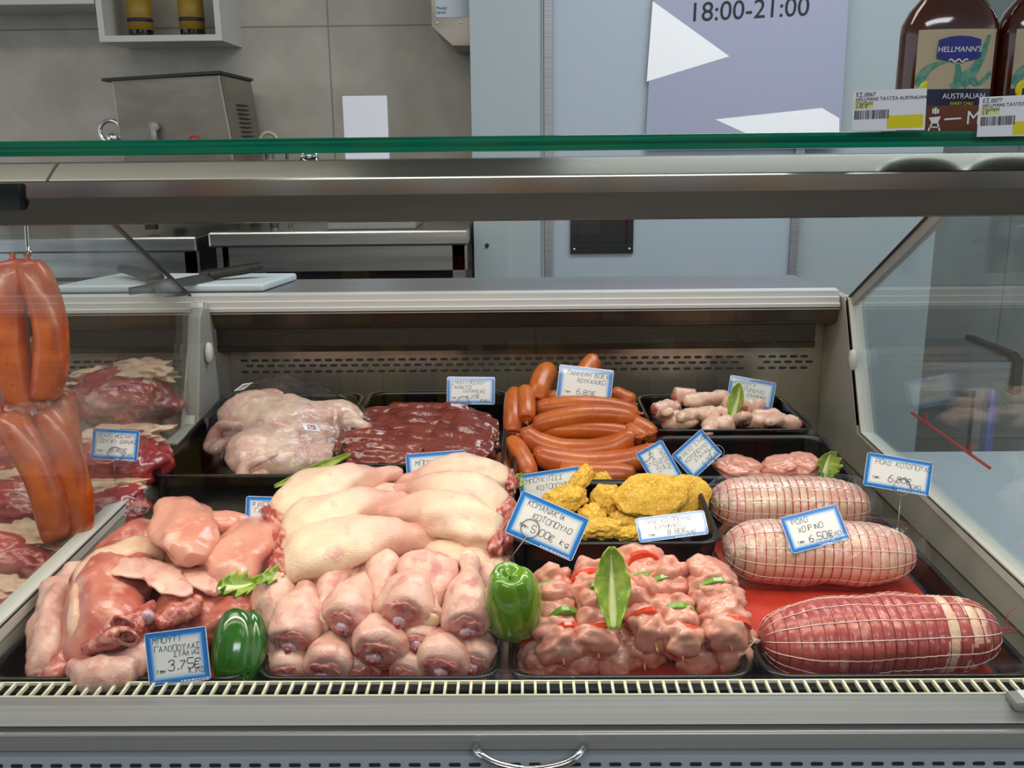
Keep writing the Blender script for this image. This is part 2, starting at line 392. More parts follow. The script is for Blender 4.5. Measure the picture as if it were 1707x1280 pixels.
# ------------------------------------------------------------------ the room
YW, YD, YR = 3.30, 3.00, 3.60      # tiled wall, door wall, far wall on the right
MO('floor', box(-4.5, 4.5, -4, YR + .1, -.05, 0), M['floor'], smooth=False, kind='structure')
MO('ceiling', box(-4.5, 4.5, -4, YR + .1, 2.8, 2.85), M['ceiling'], smooth=False, kind='structure')
xc0 = P(788, 300, YD - .05).x
MO('wall_back', box(-4.5, xc0 + .02, YW, YW + .1, 0, 2.8), M['tile'], smooth=False, kind='structure')
xd0 = P(905, 300, YD).x; xd1 = P(1334, 370, YD).x; xr = P(1562, 430, YD).x
# column and door wall
prof = [(xc0, YD - .05), (P(846, 300, YD - .05).x, YD - .05), (P(852, 300, YD - .05).x, YD - .038), (P(900, 300, YD - .05).x, YD - .038), (xd0, YD), (xd0, YW + .1), (xc0, YW + .1)]
MO('wall_column', prism(prof, 0, 2.8, 'Z'), M['wallpaint'], smooth=False, kind='structure')
MO('wall_door_side', box(xd1 - .01, xr, YD + .03, YR, 0, 2.8), M['wallpaint'], smooth=False, kind='structure')
MO('wall_right', box(xr, 4.5, YR, YR + .1, 0, 2.8), M['tile2'], smooth=False, kind='structure')
d = E('door_1', ((xd0 + xd1) / 2, YD, 0), kind='structure')
cx = (xd0 + xd1) / 2
fw = .03
MO('door_leaf', box(xd0 - cx + fw, xd1 - cx - fw, 0.0, .06, .0, 2.4), M['door'], d, smooth=False)
bevel(MO('door_frame', join(box(xd0 - cx + .002, xd0 - cx + fw, -.012, .05, 0, 2.45), box(xd1 - cx - fw, xd1 - cx - .002, -.012, .05, 0, 2.45), box(xd0 - cx + fw, xd1 - cx - fw, -.012, .05, 2.4, 2.45)), M['alu'], d, smooth=False), .003)
# recessed black handle
a = P(951, 330, YD - .004); b = P(1055, 422, YD - .004)
hw, hh = (b.x - a.x) / 2, (a.z - b.z) / 2
hb = MO('recessed_handle', join(box(-hw, hw, -.008, 0, -hh, -hh + .03), box(-hw, hw, -.008, 0, hh - .03, hh), box(-hw, -hw + .02, -.008, 0, -hh + .03, hh - .03), box(hw - .02, hw, -.008, 0, -hh + .03, hh - .03), box(-hw + .02, hw - .02, -.002, 0, -hh + .03, hh - .03)), M['blackrub'], d, smooth=False, label='black recessed pull handle')
hb.location = ((a.x + b.x) / 2 - cx, -.001, (a.z + b.z) / 2); bevel(hb, .003)
for sx in (-1, 1):
    s_ = MO('screw', xf(lathe([(.004, 0), (.0045, .001), (.003, .0025), (.0005, .003)], 12), RX(90)), M['chrome'], hb); s_.location = (sx * (hw - .012), -.008, -hh + .014)
# poster with opening hours on the door
q0 = P(1088, 0, YD - .002); q1 = P(1076, 222, YD - .002); q2 = P(1399, 222, YD - .002); q3 = P(1412, 0, YD - .002)
def lerpx(z, A, B): return A.x + (B.x - A.x) * (z - A.z) / (B.z - A.z)
zt, zb = q0.z + .26, q1.z - .05
pv = [(lerpx(zt, q1, q0), zt), (lerpx(zb, q1, q0), zb), (lerpx(zb, q2, q3), zb), (lerpx(zt, q2, q3), zt)]
pc = ((pv[0][0] + pv[2][0]) / 2, (zt + zb) / 2)
YP = YD - .0155
po = MO('opening_hours_poster', prism([(x - pc[0], z - pc[1]) for x, z in pv], 0, .001, 'Y'), mat('lilac_paper', S(164, 167, 188), .6), smooth=False, label='lilac paper poster with opening hours taped on the cold room door', cat='poster')
po.location = (pc[0], YP, pc[1])
def shard(pts):
    v = [P(x, y, YP - .0004) for x, y in pts]
    return prism([(p.x - pc[0], p.z - pc[1]) for p in v], -.0008, -.0002, 'Y')
MO('white_star_print', join(shard([(1088, 2), (1216, 94), (1078, 136)]), shard([(1192, 199), (1370, 180), (1399, 197), (1399, 230), (1260, 230)])), mat('bright_white_paper', (1, 1, 1, 1), .5), po, smooth=False, label='white points of the printed star shape')
tp = P(1147, 36, YP - .001)
text('opening_hours_text', '18:00-21:00', .074, M['ink'], po, T(tp.x - pc[0], -.001, tp.z - pc[1]) @ RY(-2.2) @ RX(90), shear=.06)

# hole mark on the column
p = P(812, 409, YD - .052)
o = MO('wall_hook', lump(.006, .004, .008, .3, 2, 3, 2), M['dark'], label='small dark metal hook stub on white column beside the door', cat='hook'); o.location = p

# ------------------------------------------------------------------ shelves and things on the back wall
def shelf_box(name, x0, x1, z0, z1, y0, y1, th, label):
    cxx, czz = (x0 + x1) / 2, z0
    e = E(name, (cxx, y1, czz), label=label, cat='wall shelf')
    f = lambda a, b, c, dd: box(a - cxx, b - cxx, y0 - y1, 0, c - czz, dd - czz)
    MO('bottom_board', f(x0, x1, z0, z0 + th), M['whiteplast'], e, smooth=False)
    MO('top_board', f(x0, x1, z1 - th, z1), M['whiteplast'], e, smooth=False)
    MO('side_board', f(x0, x0 + th, z0 + th, z1 - th), M['whiteplast'], e, smooth=False)
    MO('side_board', f(x1 - th, x1, z0 + th, z1 - th), M['whiteplast'], e, smooth=False)
    return e
ys0 = YW - .22
a = P(166, 70, ys0); b = P(370, 66, ys0)
M['whiteplast2'] = M['whiteplast']
shelf_box('wall_shelf', a.x, b.x, a.z, a.z + .34, ys0, YW, .018, 'white square box shelf holding two dark bottles above the steel machine')
a2 = P(-40, 8, ys0)
shelf_box('wall_shelf', a2.x - .4, a.x - .004, P(160, 6, ys0).z, P(160, 6, ys0).z + .3, ys0, YW, .018, 'white box shelf cut by the upper left corner of the photo')
for (x0_, x1_, mm, lb) in ((-10, 28, M['redplast'], 'red packet at the left of the corner shelf'), (36, 90, M['bluepost'], 'blue and violet packet in the middle of the corner shelf'), (98, 146, M['redplast'], 'red packet at the right end of the corner shelf')):
    q = P(x0_, 0, ys0 + .03); qq = P(x1_, 0, ys0 + .03); zb_ = P(160, 6, ys0).z + .0185
    o = bevel(MO('packet', box(-(qq.x - q.x) / 2, (qq.x - q.x) / 2, 0, .1, 0, .2), mm, smooth=False, label=lb, cat='packet'), .008); o.location = ((q.x + qq.x) / 2, ys0 + .03, zb_)
    tx = MO('packet_label', box(-(qq.x - q.x) / 2 + .01, (qq.x - q.x) / 2 - .01, -.0015, -.0003, .06, .15), M['cream'], o, smooth=False)
for px, lb in ((236, 'dark oil bottle with ochre label, the one nearer the shelf left side'), (322, 'dark oil bottle with ochre label and hanging tag, nearer the shelf right side')):
    q = P(px, 60, ys0 + .08); wv = (P(px + 20, 60, ys0 + .08).x - q.x)
    e = MO('oil_bottle', lathe([(.001, 0), (wv * .95, 0), (wv, .005), (wv, .15), (wv * .85, .165), (wv * .45, .19), (wv * .4, .26), (.001, .262)], 28), M['oil'], label=lb, cat='bottle', group='oil bottles on the wall shelf')
    e.location = (q.x, ys0 + .08, a.z + .0185)
    MO('bottle_label', lathe([(wv * 1.01, .022), (wv * 1.02, .022), (wv * 1.02, .125), (wv * 1.01, .125)], 28), M['oillabel'], e)
    MO('label_band', lathe([(wv * 1.022, .045), (wv * 1.03, .045), (wv * 1.03, .056), (wv * 1.022, .056)], 28), M['oilband'], e)
# steel hanging unit by the column
q = P(720, 40, YW - .3); q1_ = P(783, 40, YW - .3)
zz = P(750, 44, YW - .3).z; z2 = P(750, 76, YW - .3).z
w_ = q1_.x - q.x + .05
e = MO('steel_hood', prism([(0, zz + .5), (0, zz), (.06 * 1.0, z2), (w_, z2), (w_, zz + .5)], 0, .29, 'Y'), M['machine'], smooth=False, label='stainless steel hood unit with a rating plate hanging beside the column', cat='hood')
e.location = (q.x, YW - .3, 0)
MO('rating_plate', box(.012, w_ - .03, -.002, 0, zz + .025, zz + .13), M['bluepanel'], e, smooth=False)
for k, s_ in enumerate(('Model:', 'Serial:')):
    text('plate_text', s_, .012, M['ink'], e, T(.014, -.0024, zz + .047 - k * .012) @ RX(90))
for k in range(2):
    o = MO('rivet', lump(.0035, .002, .0035, 0, 1, 0, 2), M['chrome'], e); o.location = (.015 + k * .07, -.001, zz + .01)

# ------------------------------------------------------------------ counter behind the case
YC = 2.80
def counter(x0, x1, zt, lb):
    e = E('steel_counter', ((x0 + x1) / 2, YC, 0), label=lb, cat='work counter')
    h = (x1 - x0) / 2
    bevel(MO('counter_top', box(-h, h, 0, YW - YC - .005, zt - .045, zt), M['steel'], e, smooth=False), .006)
    MO('apron', box(-h + .03, h - .005, .03, .06, zt - .12, zt - .045), M['steel'], e, smooth=False)
    for sx in (-1, 1):
        for yy in (.03, YW - YC - .06):
            MO('leg', box(sx * (h - .03) - .018, sx * (h - .03) + .018, yy, yy + .036, 0, zt - .045), M['steel'], e, smooth=False)
    MO('lower_shelf', box(-h + .05, h - .05, .05, YW - YC - .03, .55, .58), M['steel'], e, smooth=False)
    MO('shade_panel', box(-h + .05, h - .05, YW - YC - .025, YW - YC - .008, .0, zt - .05), M['dark'], e, smooth=False)  # dark sheet added to deepen the shade on the wall under the counter
    return e
zct = P(570, 385, YC).z
xk = P(343, 390, YC).x
counter(xk + .005, xc0 - .01, zct, 'stainless work counter with open legs next to the white column')
counter(-2.6, xk - .03, zct - .012, 'stainless work counter at the left behind the hanging sausages')
# steel machine
def XZ(px, py, Y): p = P(px, py, Y); return (p.x, p.z)
YS = 2.88
pl = [XZ(184, 131, YS), XZ(200, 245, YS), (P(206, 262, YS).x, zct + .06), (P(388, 262, YS).x, zct + .06), XZ(388, 240, YS), XZ(366, 122, YS)]
e = E('kitchen_machine', (P(290, 200, YS).x, YS, zct), label='tilted stainless steel kitchen machine standing on the back counter', cat='kitchen machine')
ox, oz = e.location.x, zct
bevel(MO('steel_body', prism([(x - ox, z - oz) for x, z in pl], 0, .33, 'Y'), M['machine'], e, smooth=False), .006)
l1 = XZ(172, 131, YS); l2 = XZ(368, 118, YS)
MO('lid', prism([(l1[0] - ox, l1[1] - oz), (l1[0] - ox, l1[1] - oz - .008), (l2[0] - ox, l2[1] - oz - .008), (l2[0] - ox, l2[1] - oz)], -.012, .34, 'Y'), M['dark'], e, smooth=False)
for sx in (.03, .28):
    for yy in (.03, .27): MO('foot', box(P(206, 262, YS).x - ox + sx, P(206, 262, YS).x - ox + sx + .03, yy, yy + .03, 0, .06), M['blackrub'], e, smooth=False)
p = P(257, 212, YS - .01); o = MO('lever', join(tube([(0, 0, .0), (0, -.02, 0)], .014, 16), tube([(0, -.02, 0), (.002, -.022, -.05)], .009, 10)), M['greyplast'], e); o.location = (p.x - ox, -.001, p.z - oz)
p = P(188, 220, YS + .02); o = MO('chrome_ring', tube([(.032 * math.cos(t * PI / 12), 0, .032 * math.sin(t * PI / 12)) for t in range(24)], .006, 10, True), M['chrome'], e); o.location = (p.x - ox - .005, .02, p.z - oz)
o = MO('chrome_knob', lump(.016, .016, .016, 0, 1, 0, 3), M['chrome'], e); o.location = (p.x - ox + .006, .0, p.z - oz - .018)
p = P(323, 233, YS - .005); o = MO('red_switch', lump(.017, .008, .012, 0, 1, 0, 3), M['redplast'], e); o.location = (p.x - ox, -.004, p.z - oz)
# vents on the right flank: flank runs in depth, so slots sit on the side face
for k in range(9):
    t = k / 8; pt = P(372 + 12 * t + 2, 172 + t * 62, YS)
    MO('vent_slot', box(pt.x - ox + .004, pt.x - ox + .0085, .12, .22, pt.z - oz - .002, pt.z - oz + .002), M['dark'], e, smooth=False)
# white display stand
p = P(610, 228, YC + .1); a_ = P(571, 160, YC + .12); b_ = P(645, 160, YC + .12)
wd = (b_.x - a_.x) / 2; ht = a_.z - zct
crv = [(.0, ht), (.001, ht * .5), (.0, ht * .32), (-.02, ht * .24), (-.05, ht * .2)]
e = E('scale_display', (p.x - .002, YC + .12, zct), label='white curved display screen on a scale standing on the back counter', cat='scale display')
MO('screen', prism([(y, z) for y, z in crv] + [(y + .012, z - .012) for y, z in crv[::-1]], -wd, wd, 'X'), M['paper'], e, smooth=False)
bevel(MO('scale_base', box(-wd - .05, wd + .08, -.08, .14, 0.0, ht * .17), M['greyplast'], e, smooth=False), .004)
# cream ring handle thing
p = P(448, 236, YC + .16)
e = E('wall_tap', (p.x, YC + .16, zct), label='small cream ring handle with steel taps on the back counter', cat='tap')
o = MO('cream_ring', tube([(.026 * math.cos(t * PI / 12), 0, .026 * math.sin(t * PI / 12)) for t in range(24)], .006, 10, True), M['creamring'], e); o.location = (0, 0, p.z - zct)
o = MO('steel_post', tube([(0, 0, 0), (0, 0, p.z - zct - .024)], .014, 14), M['steel'], e)
o = MO('steel_tap', tube([(.05, 0, 0), (.05, 0, p.z - zct - .03), (.058, -.01, p.z - zct - .01)], .007, 10), M['chrome'], e)
# bumper rail at right, far wall
a = P(1456, 605, 3.1); b = P(1690, 603, 3.1); c_ = P(1690, 650, 3.1)
e = E('steel_bench', ((a.x + b.x) / 2, 3.1, 0), label='low steel bench with dark end cap seen through the right side glass', cat='bench')
h = (b.x - a.x) / 2 + .06
MO('front_rail', prism([(-.0, a.z), (0, c_.z), (.35, c_.z), (.35, a.z + .01), (.04, a.z + .01)], -h - .3, h - .06, 'X'), M['steel'], e, smooth=False)
MO('end_cap', prism([(-.012, a.z + .01), (-.02, c_.z - .012), (.36, c_.z - .012), (.36, a.z + .02), (.03, a.z + .025)], h - .06, h - .035, 'X'), M['blackrub'], e, smooth=False)
for sx in (-h - .2, h - .1):
    MO('leg', box(sx, sx + .03, .15, .18, 0, c_.z), M['steel'], e, smooth=False)
p0 = P(1650, 790, 2.5); p1 = P(1628, 900, 2.5)
o = MO('blue_pole', tube([(0, 0, 0), (0, 0, .75)], .012, 12), M['bluepost'], label='thin blue pole standing on the tiled floor beyond the side glass', cat='pole'); o.location = (p1.x, 2.5, 0)
o2 = MO('pole_foot', lathe([(.001, 0), (.06, 0), (.06, .008), (.015, .015), (.001, .015)], 24), M['bluepost'], o)

# shop side behind the photographer: gondola with packed goods, added out of view to darken and colour the polished beam's reflection
gv = []; random.seed(3)
def gmat(c): return mat('packet_colours', c, .5)
GM = [gmat(S(210, 170, 40)), gmat(S(170, 60, 30)), gmat(S(60, 90, 40)), gmat(S(200, 190, 170)), gmat(S(50, 60, 110)), M['dark']]
V, Fc, FM = [], [], []
def addb(b_, mi):
    n = len(V); V.extend(b_[0]); Fc.extend([tuple(i + n for i in q) for q in b_[1]]); FM.extend([mi] * 6)
addb(box(-3.4, 3.2, -2.0, -1.7, 0, 1.8), 5)
for r_ in range(6):
    addb(box(-3.4, 3.2, -1.72, -1.4, .1 + r_ * .3, .12 + r_ * .3), 5)
    x = -3.38
    while x < 3.1:
        ww = random.uniform(.05, .12); addb(box(x, x + ww * .9, -1.66, -1.45, .12 + r_ * .3, .12 + r_ * .3 + random.uniform(.14, .24)), random.choice((0, 0, 1, 2, 3, 4))); x += ww
go = MO('reflection_gondola', (V, Fc), GM, smooth=False, kind='structure')
go.data.polygons.foreach_set('material_index', FM) if len(go.data.polygons) == len(FM) else None
# ------------------------------------------------------------------ the display case
DECK = .795
XL, XR = -.63, .63
X0, X1 = -1.55, XR + .012
YF, YB = .93, 1.97                 # deck front and rear wall
LIPY, LIPZ = .905, .837
case = E('display_case', (0, 1.4, 0), label='refrigerated glass and steel butcher display case across the whole photo', cat='display case')
def C(name, vf, m, smooth=False, bev=0, parent=None, label=None):
    vv = [v - Vector((0, 1.4, 0)) for v in vf[0]]
    o = MO(name, (vv, vf[1]), m, parent or case, smooth=smooth, label=label)
    if bev: bevel(o, bev)
    return o
C('deck', box(X0, XR, YF, YB, DECK - .02, DECK), M['steelback'])
zsl = [P(800, y, YB).z for y in (598, 607, 617)]
# slots, stamped
def capsule(cx_, cz_, w_, h_, y):
    pts = []
    for i in range(7): a = PI / 2 + PI * i / 6; pts.append((cx_ - w_ / 2 + h_ / 2 + h_ / 2 * math.cos(a), cz_ + h_ / 2 * math.sin(a)))
    for i in range(7): a = -PI / 2 + PI * i / 6; pts.append((cx_ + w_ / 2 - h_ / 2 + h_ / 2 * math.cos(a), cz_ + h_ / 2 * math.sin(a)))
    return prism(pts, y - .0008, y + .001, 'Y')
sl = []
for r_, zz in enumerate(zsl):
    x = X0 + .05 + (.011 if r_ == 1 else 0)
    while x < XR - .03:
        if not (XL - .02 < x < XL + .03) and not (.46 < x < .49): sl.append(capsule(x, zz, .0155, .0052, YB))
        x += .0222
rw = C('rear_wall', join(box(X0, XR, YB, YB + .02, DECK, 1.045), *sl), mat('rear_steel', S(196, 188, 174), .25, .8), label='steel rear wall with three rows of air slots')
rw.data.materials.append(M['dark'])
for p_ in list(rw.data.polygons)[6:]: p_.material_index = 1
# honeycomb housing and rail
zr = P(800, 500, 1.88).z
zh0, zh1 = P(800, 543, 1.90).z, P(800, 574, 1.90).z
C('perforated_panel', prism([(1.90, zh0), (1.90, zh1), (YB - .001, zh1), (YB - .001, zh0)], X0, XR - .045, 'X'), M['perf'])
C('honeycomb_strip', prism([(1.895, zh1), (1.90, P(800, 584, 1.90).z), (YB - .001, P(800, 584, 1.90).z), (YB - .001, zh1)], X0, XR - .045, 'X'), M['railbrown'], label='narrow ribbed strip under the perforated panel')
C('bronze_moulding', prism([(1.875, P(800, 519, 1.875).z), (1.89, zh0), (YB - .001, zh0), (YB - .001, P(800, 519, 1.875).z)], X0, XR + .01 - .02, 'X'), M['railbrown'], label='dark bronze moulding below the white rail')
rl = [(1.862, P(0, 518, 1.862).z + 0), ]
z0_, z1_, z2_, z3_ = [P(874, y, 1.865).z for y in (521, 510, 500, 490)]
C('rear_rail', prism([(1.872, z0_), (1.862, z0_ + .002), (1.862, z1_), (1.868, z1_ + .001), (1.868, z2_), (1.874, z2_ + .001), (1.874, z3_), (1.90, z3_ + .002), (1.90, z0_)], X0, XR - .012, 'X'), M['rail'], label='white aluminium rail')
C('rail_seam', box(X0, XR - .012, 1.8605, 1.863, z0_ + .004, z0_ + .0065), M['dark'])
ZW = z3_
yw1 = 2.10
C('worktop', prism([(1.90, ZW - .02), (1.90, ZW + .001), (yw1, ZW + .001), (yw1, ZW - .02)], X0, XR - .04, 'X'), M['alu'])
C('case_back', box(X0, XR, YB + .02, yw1, .1, ZW - .02), M['greyplast'])
# end panels: solid plastic side with upright, glass above
def side(x0, x1, name, glass, m, px_ref, mirror):
    sgn = 1 if mirror else -1
    up0 = (1.83, 1.100); up1 = (1.705, .878); fr = (LIPY + .02, .858)
    poly = [(YB, DECK), (YB, 1.105), (1.855, 1.105), (1.735, .868), (fr[0], fr[1] - .012), (fr[0], DECK)]
    C('side_panel', prism(poly, x0, x1, 'X'), m, bev=.002)
    # raised frame strip along the glass
    xm = (x0 + x1) / 2
    path = [up0, up1, fr]
    def strip(w0, w1, xa, xb, mm, nm):
        outer = [(up0[0] + w1, up0[1] + .01), (up1[0] + w1 * .9, up1[1] - w1 * .45), (fr[0], fr[1] - w1)]
        inner = [(up0[0] + w0, up0[1] + .01), (up1[0] + w0 * .9, up1[1] - w0 * .45), (fr[0], fr[1] - w0)]
        qs = [prism([outer[i], outer[i + 1], inner[i + 1], inner[i]], xa, xb, 'X') for i in range(2)]
        return C(nm, join(*qs), mm)
    strip(.0, .022, xm - .012, xm + .012, M['whiteplast'], 'glass_channel')
    strip(.003, .006, xm - .0125, xm + .0125, M['dark'], 'channel_gasket')
    # glass sheet
    top_y, top_z = 1.40, 1.333
    poly = [(up0[0] + .004, up0[1]), (up1[0] + .004, up1[1]), (fr[0], fr[1]), (fr[0] - .005, 1.333), (top_y, top_z), (1.79, 1.135)]
    C('side_glass', prism(poly, xm - .003, xm + .003, 'X'), glass)
    # edge trim of the glass, up to the canopy
    n_ = [(up0[0] + .012, up0[1] + .0), (up0[0] + .004, up0[1] + .028), (top_y + .012, top_z + .012), (top_y - .012, top_z), (up0[0] - .020, up0[1] + .018), (up0[0] - .012, up0[1] - .002)]
    return xm
side(XR - .006, XR + .012, 'r', M['sideglass'], M['sidepanel'], 0, True)
side(XL - .009, XL + .009, 'l', M['leftglass'], M['sidepanel'], 0, False)
# trims along the sloping glass edge
def trim(x, y0, z0, y1, z1, wd, m, name, tx=.006):
    dv = Vector((0, y1 - y0, z1 - z0)).normalized(); nv = Vector((0, -dv.z, dv.y)) * wd / 2
    a = Vector((0, y0, z0)); b = Vector((0, y1, z1))
    pts = [a + nv, b + nv, b - nv, a - nv]
    return C(name, prism([(p.y, p.z) for p in pts], x - tx, x + tx, 'X'), m, bev=.001)
trim(XR + .003, 1.835, 1.100, 1.40, 1.3335, .022, M['greyplast'], 'sloping_trim')
trim(XR - .0015, 1.846, 1.103, 1.40, 1.3455, .003, M['dark'], 'trim_gasket', .006)
trim(XR + .003, 1.835, 1.105, 1.722, .885, .018, M['whiteplast'], 'upright_trim', .012)
trim(XL, 1.79, 1.130, 1.40, 1.3335, .004, M['dark'], 'sloping_trim', .004)
# left bracket with knob
o = C('bracket', prism([(1.60, DECK + .1), (1.60, .9), (1.72, .90), (1.78, 1.09), (1.80, 1.105), (1.84, 1.10), (1.84, 1.07), (1.87, DECK), (1.72, DECK)], XL - .004, XL + .02, 'X'), M['greyplast'], bev=.003)
for xx, ss in ((XL + .022, 1), (XR - .008, -1)):
    q = PX(1425 if ss < 0 else 345, 600 if ss < 0 else 588, xx)
    kn = C('glass_clamp', xf(lathe([(.001, 0), (.017, 0), (.018, .004), (.016, .009), (.001, .011)], 28), T(q.x, q.y, q.z) @ RY(90 * ss) @ Matrix.Diagonal((1.15, .8, 1, 1))), M['whiteplast'], smooth=True, label='ivory oval clamp knob')
# front: wire air grille, ledge, face panels
yg0, yg1 = LIPY, LIPY + .024
zg = LIPZ
g = []
x = X0
while x < XR + .0:
    g.append(box(x - .0014, x + .0014, yg0, yg1, zg - .004, zg))
    x += .0138
g.append(box(X0, XR, yg0 - .003, yg0, zg - .004, zg)); g.append(box(X0, XR, yg1, yg1 + .002, zg - .003, zg + .0005))
C('air_grille', join(*g), M['grid'], label='ivory air grille with square holes')
C('grille_channel', join(box(X0, XR, yg0, yg1 + .002, DECK, DECK + .004), box(X0, XR, yg1 + .002, yg1 + .004, DECK, zg - .004)), M['dark'])
def prof_front(name, pts, m, bev=0, label=None):
    return C(name, prism(pts, X0, XR + .9, 'X'), m, bev=bev, label=label)
XE = XR
pA = P(874, 1162, LIPY - .004); pB = P(874, 1208, .868)
prof_front('front_ledge', [(pA.y, zg - .001), (pA.y - .014, zg - .001), (pB.y, pB.z), (pB.y, pB.z - .0), (pA.y, pB.z - .0)], M['panel'])
pC = P(874, 1216, .868); pD = P(874, 1250, .862); pE = P(874, 1256, .862)
C('shadow_gap', box(X0, XR + .9, .878, .9, pC.z, pB.z), M['dark'])
prof_front('front_panel', [(.864, pC.z), (.9, pC.z), (.9, pD.z), (.862, pD.z), (.862, pC.z - .002)], M['panel'], .001)
C('shadow_gap', box(X0, XR + .9, .875, .9, pE.z, pD.z), M['dark'])
prof_front('lower_panel', [(.858, pE.z), (.9, pE.z), (.9, .3), (.858, .3)], M['bluepanel'])
C('case_body', box(X0, XR + .9, .9, yw1 - .2, .1, DECK - .02), M['bluepanel'])
sl = []
x = X0
zz = P(874, 1274, .858).z
while x < XR + .8:
    sl.append(capsule(x, zz, .0125, .004, .858)); x += .0205
C('lower_slots', join(*sl), M['dark'])
# chrome bow handle
hp = [P(792, 1243, .860), P(798, 1256, .842), P(830, 1274, .832), P(882, 1283, .828), P(938, 1274, .832), P(966, 1257, .842), P(974, 1243, .860)]
C('bow_handle', tube([Vector(v) for v in crom([list(q) for q in hp], 28)], .0042, 12), M['chrome'], smooth=True, label='chrome bow handle')
# right end corner buckle on ledge
q = P(1700, 1165, .888)
C('corner_buckle', box(q.x - .012, q.x + .05, .872, .897, q.z - .006, q.z + .006), M['greyplast'], bev=.004)
C('buckle_window', box(q.x - .002, q.x + .05, .876, .893, q.z + .006, q.z + .0075), M['paper'])
# front glass
C('front_glass', prism([(LIPY + .004, zg + .001), (LIPY + .009, zg + .001), (.905, 1.335), (.900, 1.335)], X0, XR, 'X'), M['frontglass'])
# canopy beam
zb_ = [P(874, y, yy).z for y, yy in ((263, .898), (293, .872), (322, .871), (367, .880))]
XB = XR + .6
C('canopy_beam', prism([(.898, zb_[0]), (.873, zb_[1]), (.8715, zb_[2]), (.880, zb_[3]), (.935, zb_[3]), (.96, zb_[3] + .01), (.96, zb_[0])], X0, XB, 'X'), M['beam'], bev=.0014, label='polished faceted steel canopy beam')
C('beam_seam', prism([(.8975, zb_[0] + .0005), (.8725, zb_[1]), (.875, zb_[1]), (.900, zb_[0])], P(83, 290, .88).x - .0012, P(83, 290, .88).x + .0012, 'X'), M['dark'])
C('tube_housing', prism([(.932, 1.329), (.932, zb_[3]), (.985, zb_[3]), (.985, 1.327)], X0 + .02, XB - .2, 'X'), M['whiteplast'])
q = P(18, 330, .868)
C('beam_joint', box(q.x - .03, q.x + .009, .8655, .875, zb_[3] + .014, zb_[1] - .002), M['dark'], label='dark joint cover')
# top glass shelf
zt1, zt0 = P(874, 226, .80).z, P(874, 252, .80).z
C('top_glass_shelf', box(X0, XR + .6, .8006, 1.16, zt0, zt1), M['topglass'])
C('glass_edge', box(X0, XR + .6, .799, .8006, zt0, zt1), M['greenedge'], bev=.0005, label='emerald green edge of the glass shelf')
for xx in (-1.1, -.2, .7):
    C('shelf_standoff', tube([(xx, .925, zb_[0]), (xx, .925, zt0)], .009, 16), M['chrome'], smooth=True)
ZT = zt1
# red stick mark seen in the right glass
p0 = PX(1520, 688, XR + .0065); p1 = PX(1650, 780, XR + .0065)
C('red_pointer', join(box(0, .0001, 0, .0001, 0, .0001), tube([p0, p1], .0022, 8), tube([p0.lerp(p1, .2), p0.lerp(p1, .2) + Vector((0, 0, .014))], .0022, 8), tube([p0.lerp(p1, .78), p0.lerp(p1, .78) + Vector((0, 0, .014))], .0022, 8)) if False else join(tube([p0, p1], .0022, 8), tube([p0.lerp(p1, .2), p0.lerp(p1, .2) + Vector((0, 0, .014))], .0022, 8), tube([p0.lerp(p1, .78), p0.lerp(p1, .78) + Vector((0, 0, .014))], .0022, 8)), M['redplast'], label='red slanted strip on the right side glass')

# ------------------------------------------------------------------ board and knives on the worktop
bz = ZW + .0015
def onz(px, py, z): p = P(px, py, Z=z); return p
bt = bz + .016
c4 = [onz(92, 506, bt), onz(438, 502, bt), onz(495, 455, bt), onz(200, 455, bt)]
yf = 1.915
c4[0] = Vector((P(92, 503, yf).x, yf, bt)); c4[1] = Vector((P(440, 503, yf).x, yf, bt))
ctr = sum(c4, Vector()) / 4
o = bevel(MO('cutting_board', prism([(v.x - ctr.x, v.y - ctr.y) for v in c4], -.016, 0, 'Z'), M['cuttingboard'], smooth=False, label='white plastic cutting board lying on the rear worktop', cat='cutting board'), .005, 3)
o.location = (ctr.x, ctr.y, bt)
kz = bt + .002
# long knife
A = onz(215, 491, kz); B = onz(343, 466, kz); Cc = onz(437, 450, kz + .014)
e = E('kitchen_knife', tuple((A + B) / 2), label='long thin knife with black handle lying on the cutting board', cat='knife')
dv = (B - A).normalized(); nv = Vector((-dv.y, dv.x, 0)); loc = (A + B) / 2
def bladev(A, B, w0, w1, th, bow=.0):
    pts = []
    n = 14
    for i in range(n + 1):
        t = i / n; pts.append(A.lerp(B, t) - nv * (w1 * min(1, (t * 3) ** .7)))
    pts += [B + nv * 0.0, A + nv * 0]
    v = [p - loc for p in pts]; m_ = len(v); zz_ = [.0] * (m_ - 2) + [.012, .012]
    V = [Vector((p.x, p.y, z_ - th)) for p, z_ in zip(v, zz_)] + [Vector((p.x, p.y, z_ + th)) for p, z_ in zip(v, zz_)]
    return V, [tuple(range(m_)), tuple(range(2 * m_ - 1, m_ - 1, -1))] + [(i, (i + 1) % m_, m_ + (i + 1) % m_, m_ + i) for i in range(m_)]
MO('blade', bladev(A, B, 0, .022, .001), M['blade'], e, smooth=False)
hd = [A.lerp(B, .99) - loc, B + dv * .01 - loc, B.lerp(Cc, .3) - loc, B.lerp(Cc, .7) - loc, Cc - loc]
MO('handle', loft([(p.x, p.y, p.z + .008, a_, b_) for p, a_, b_ in zip(hd, (.012, .02, .014, .015, .011), (.008, .012, .010, .011, .009))], 18, 14), M['blackrub'], e)
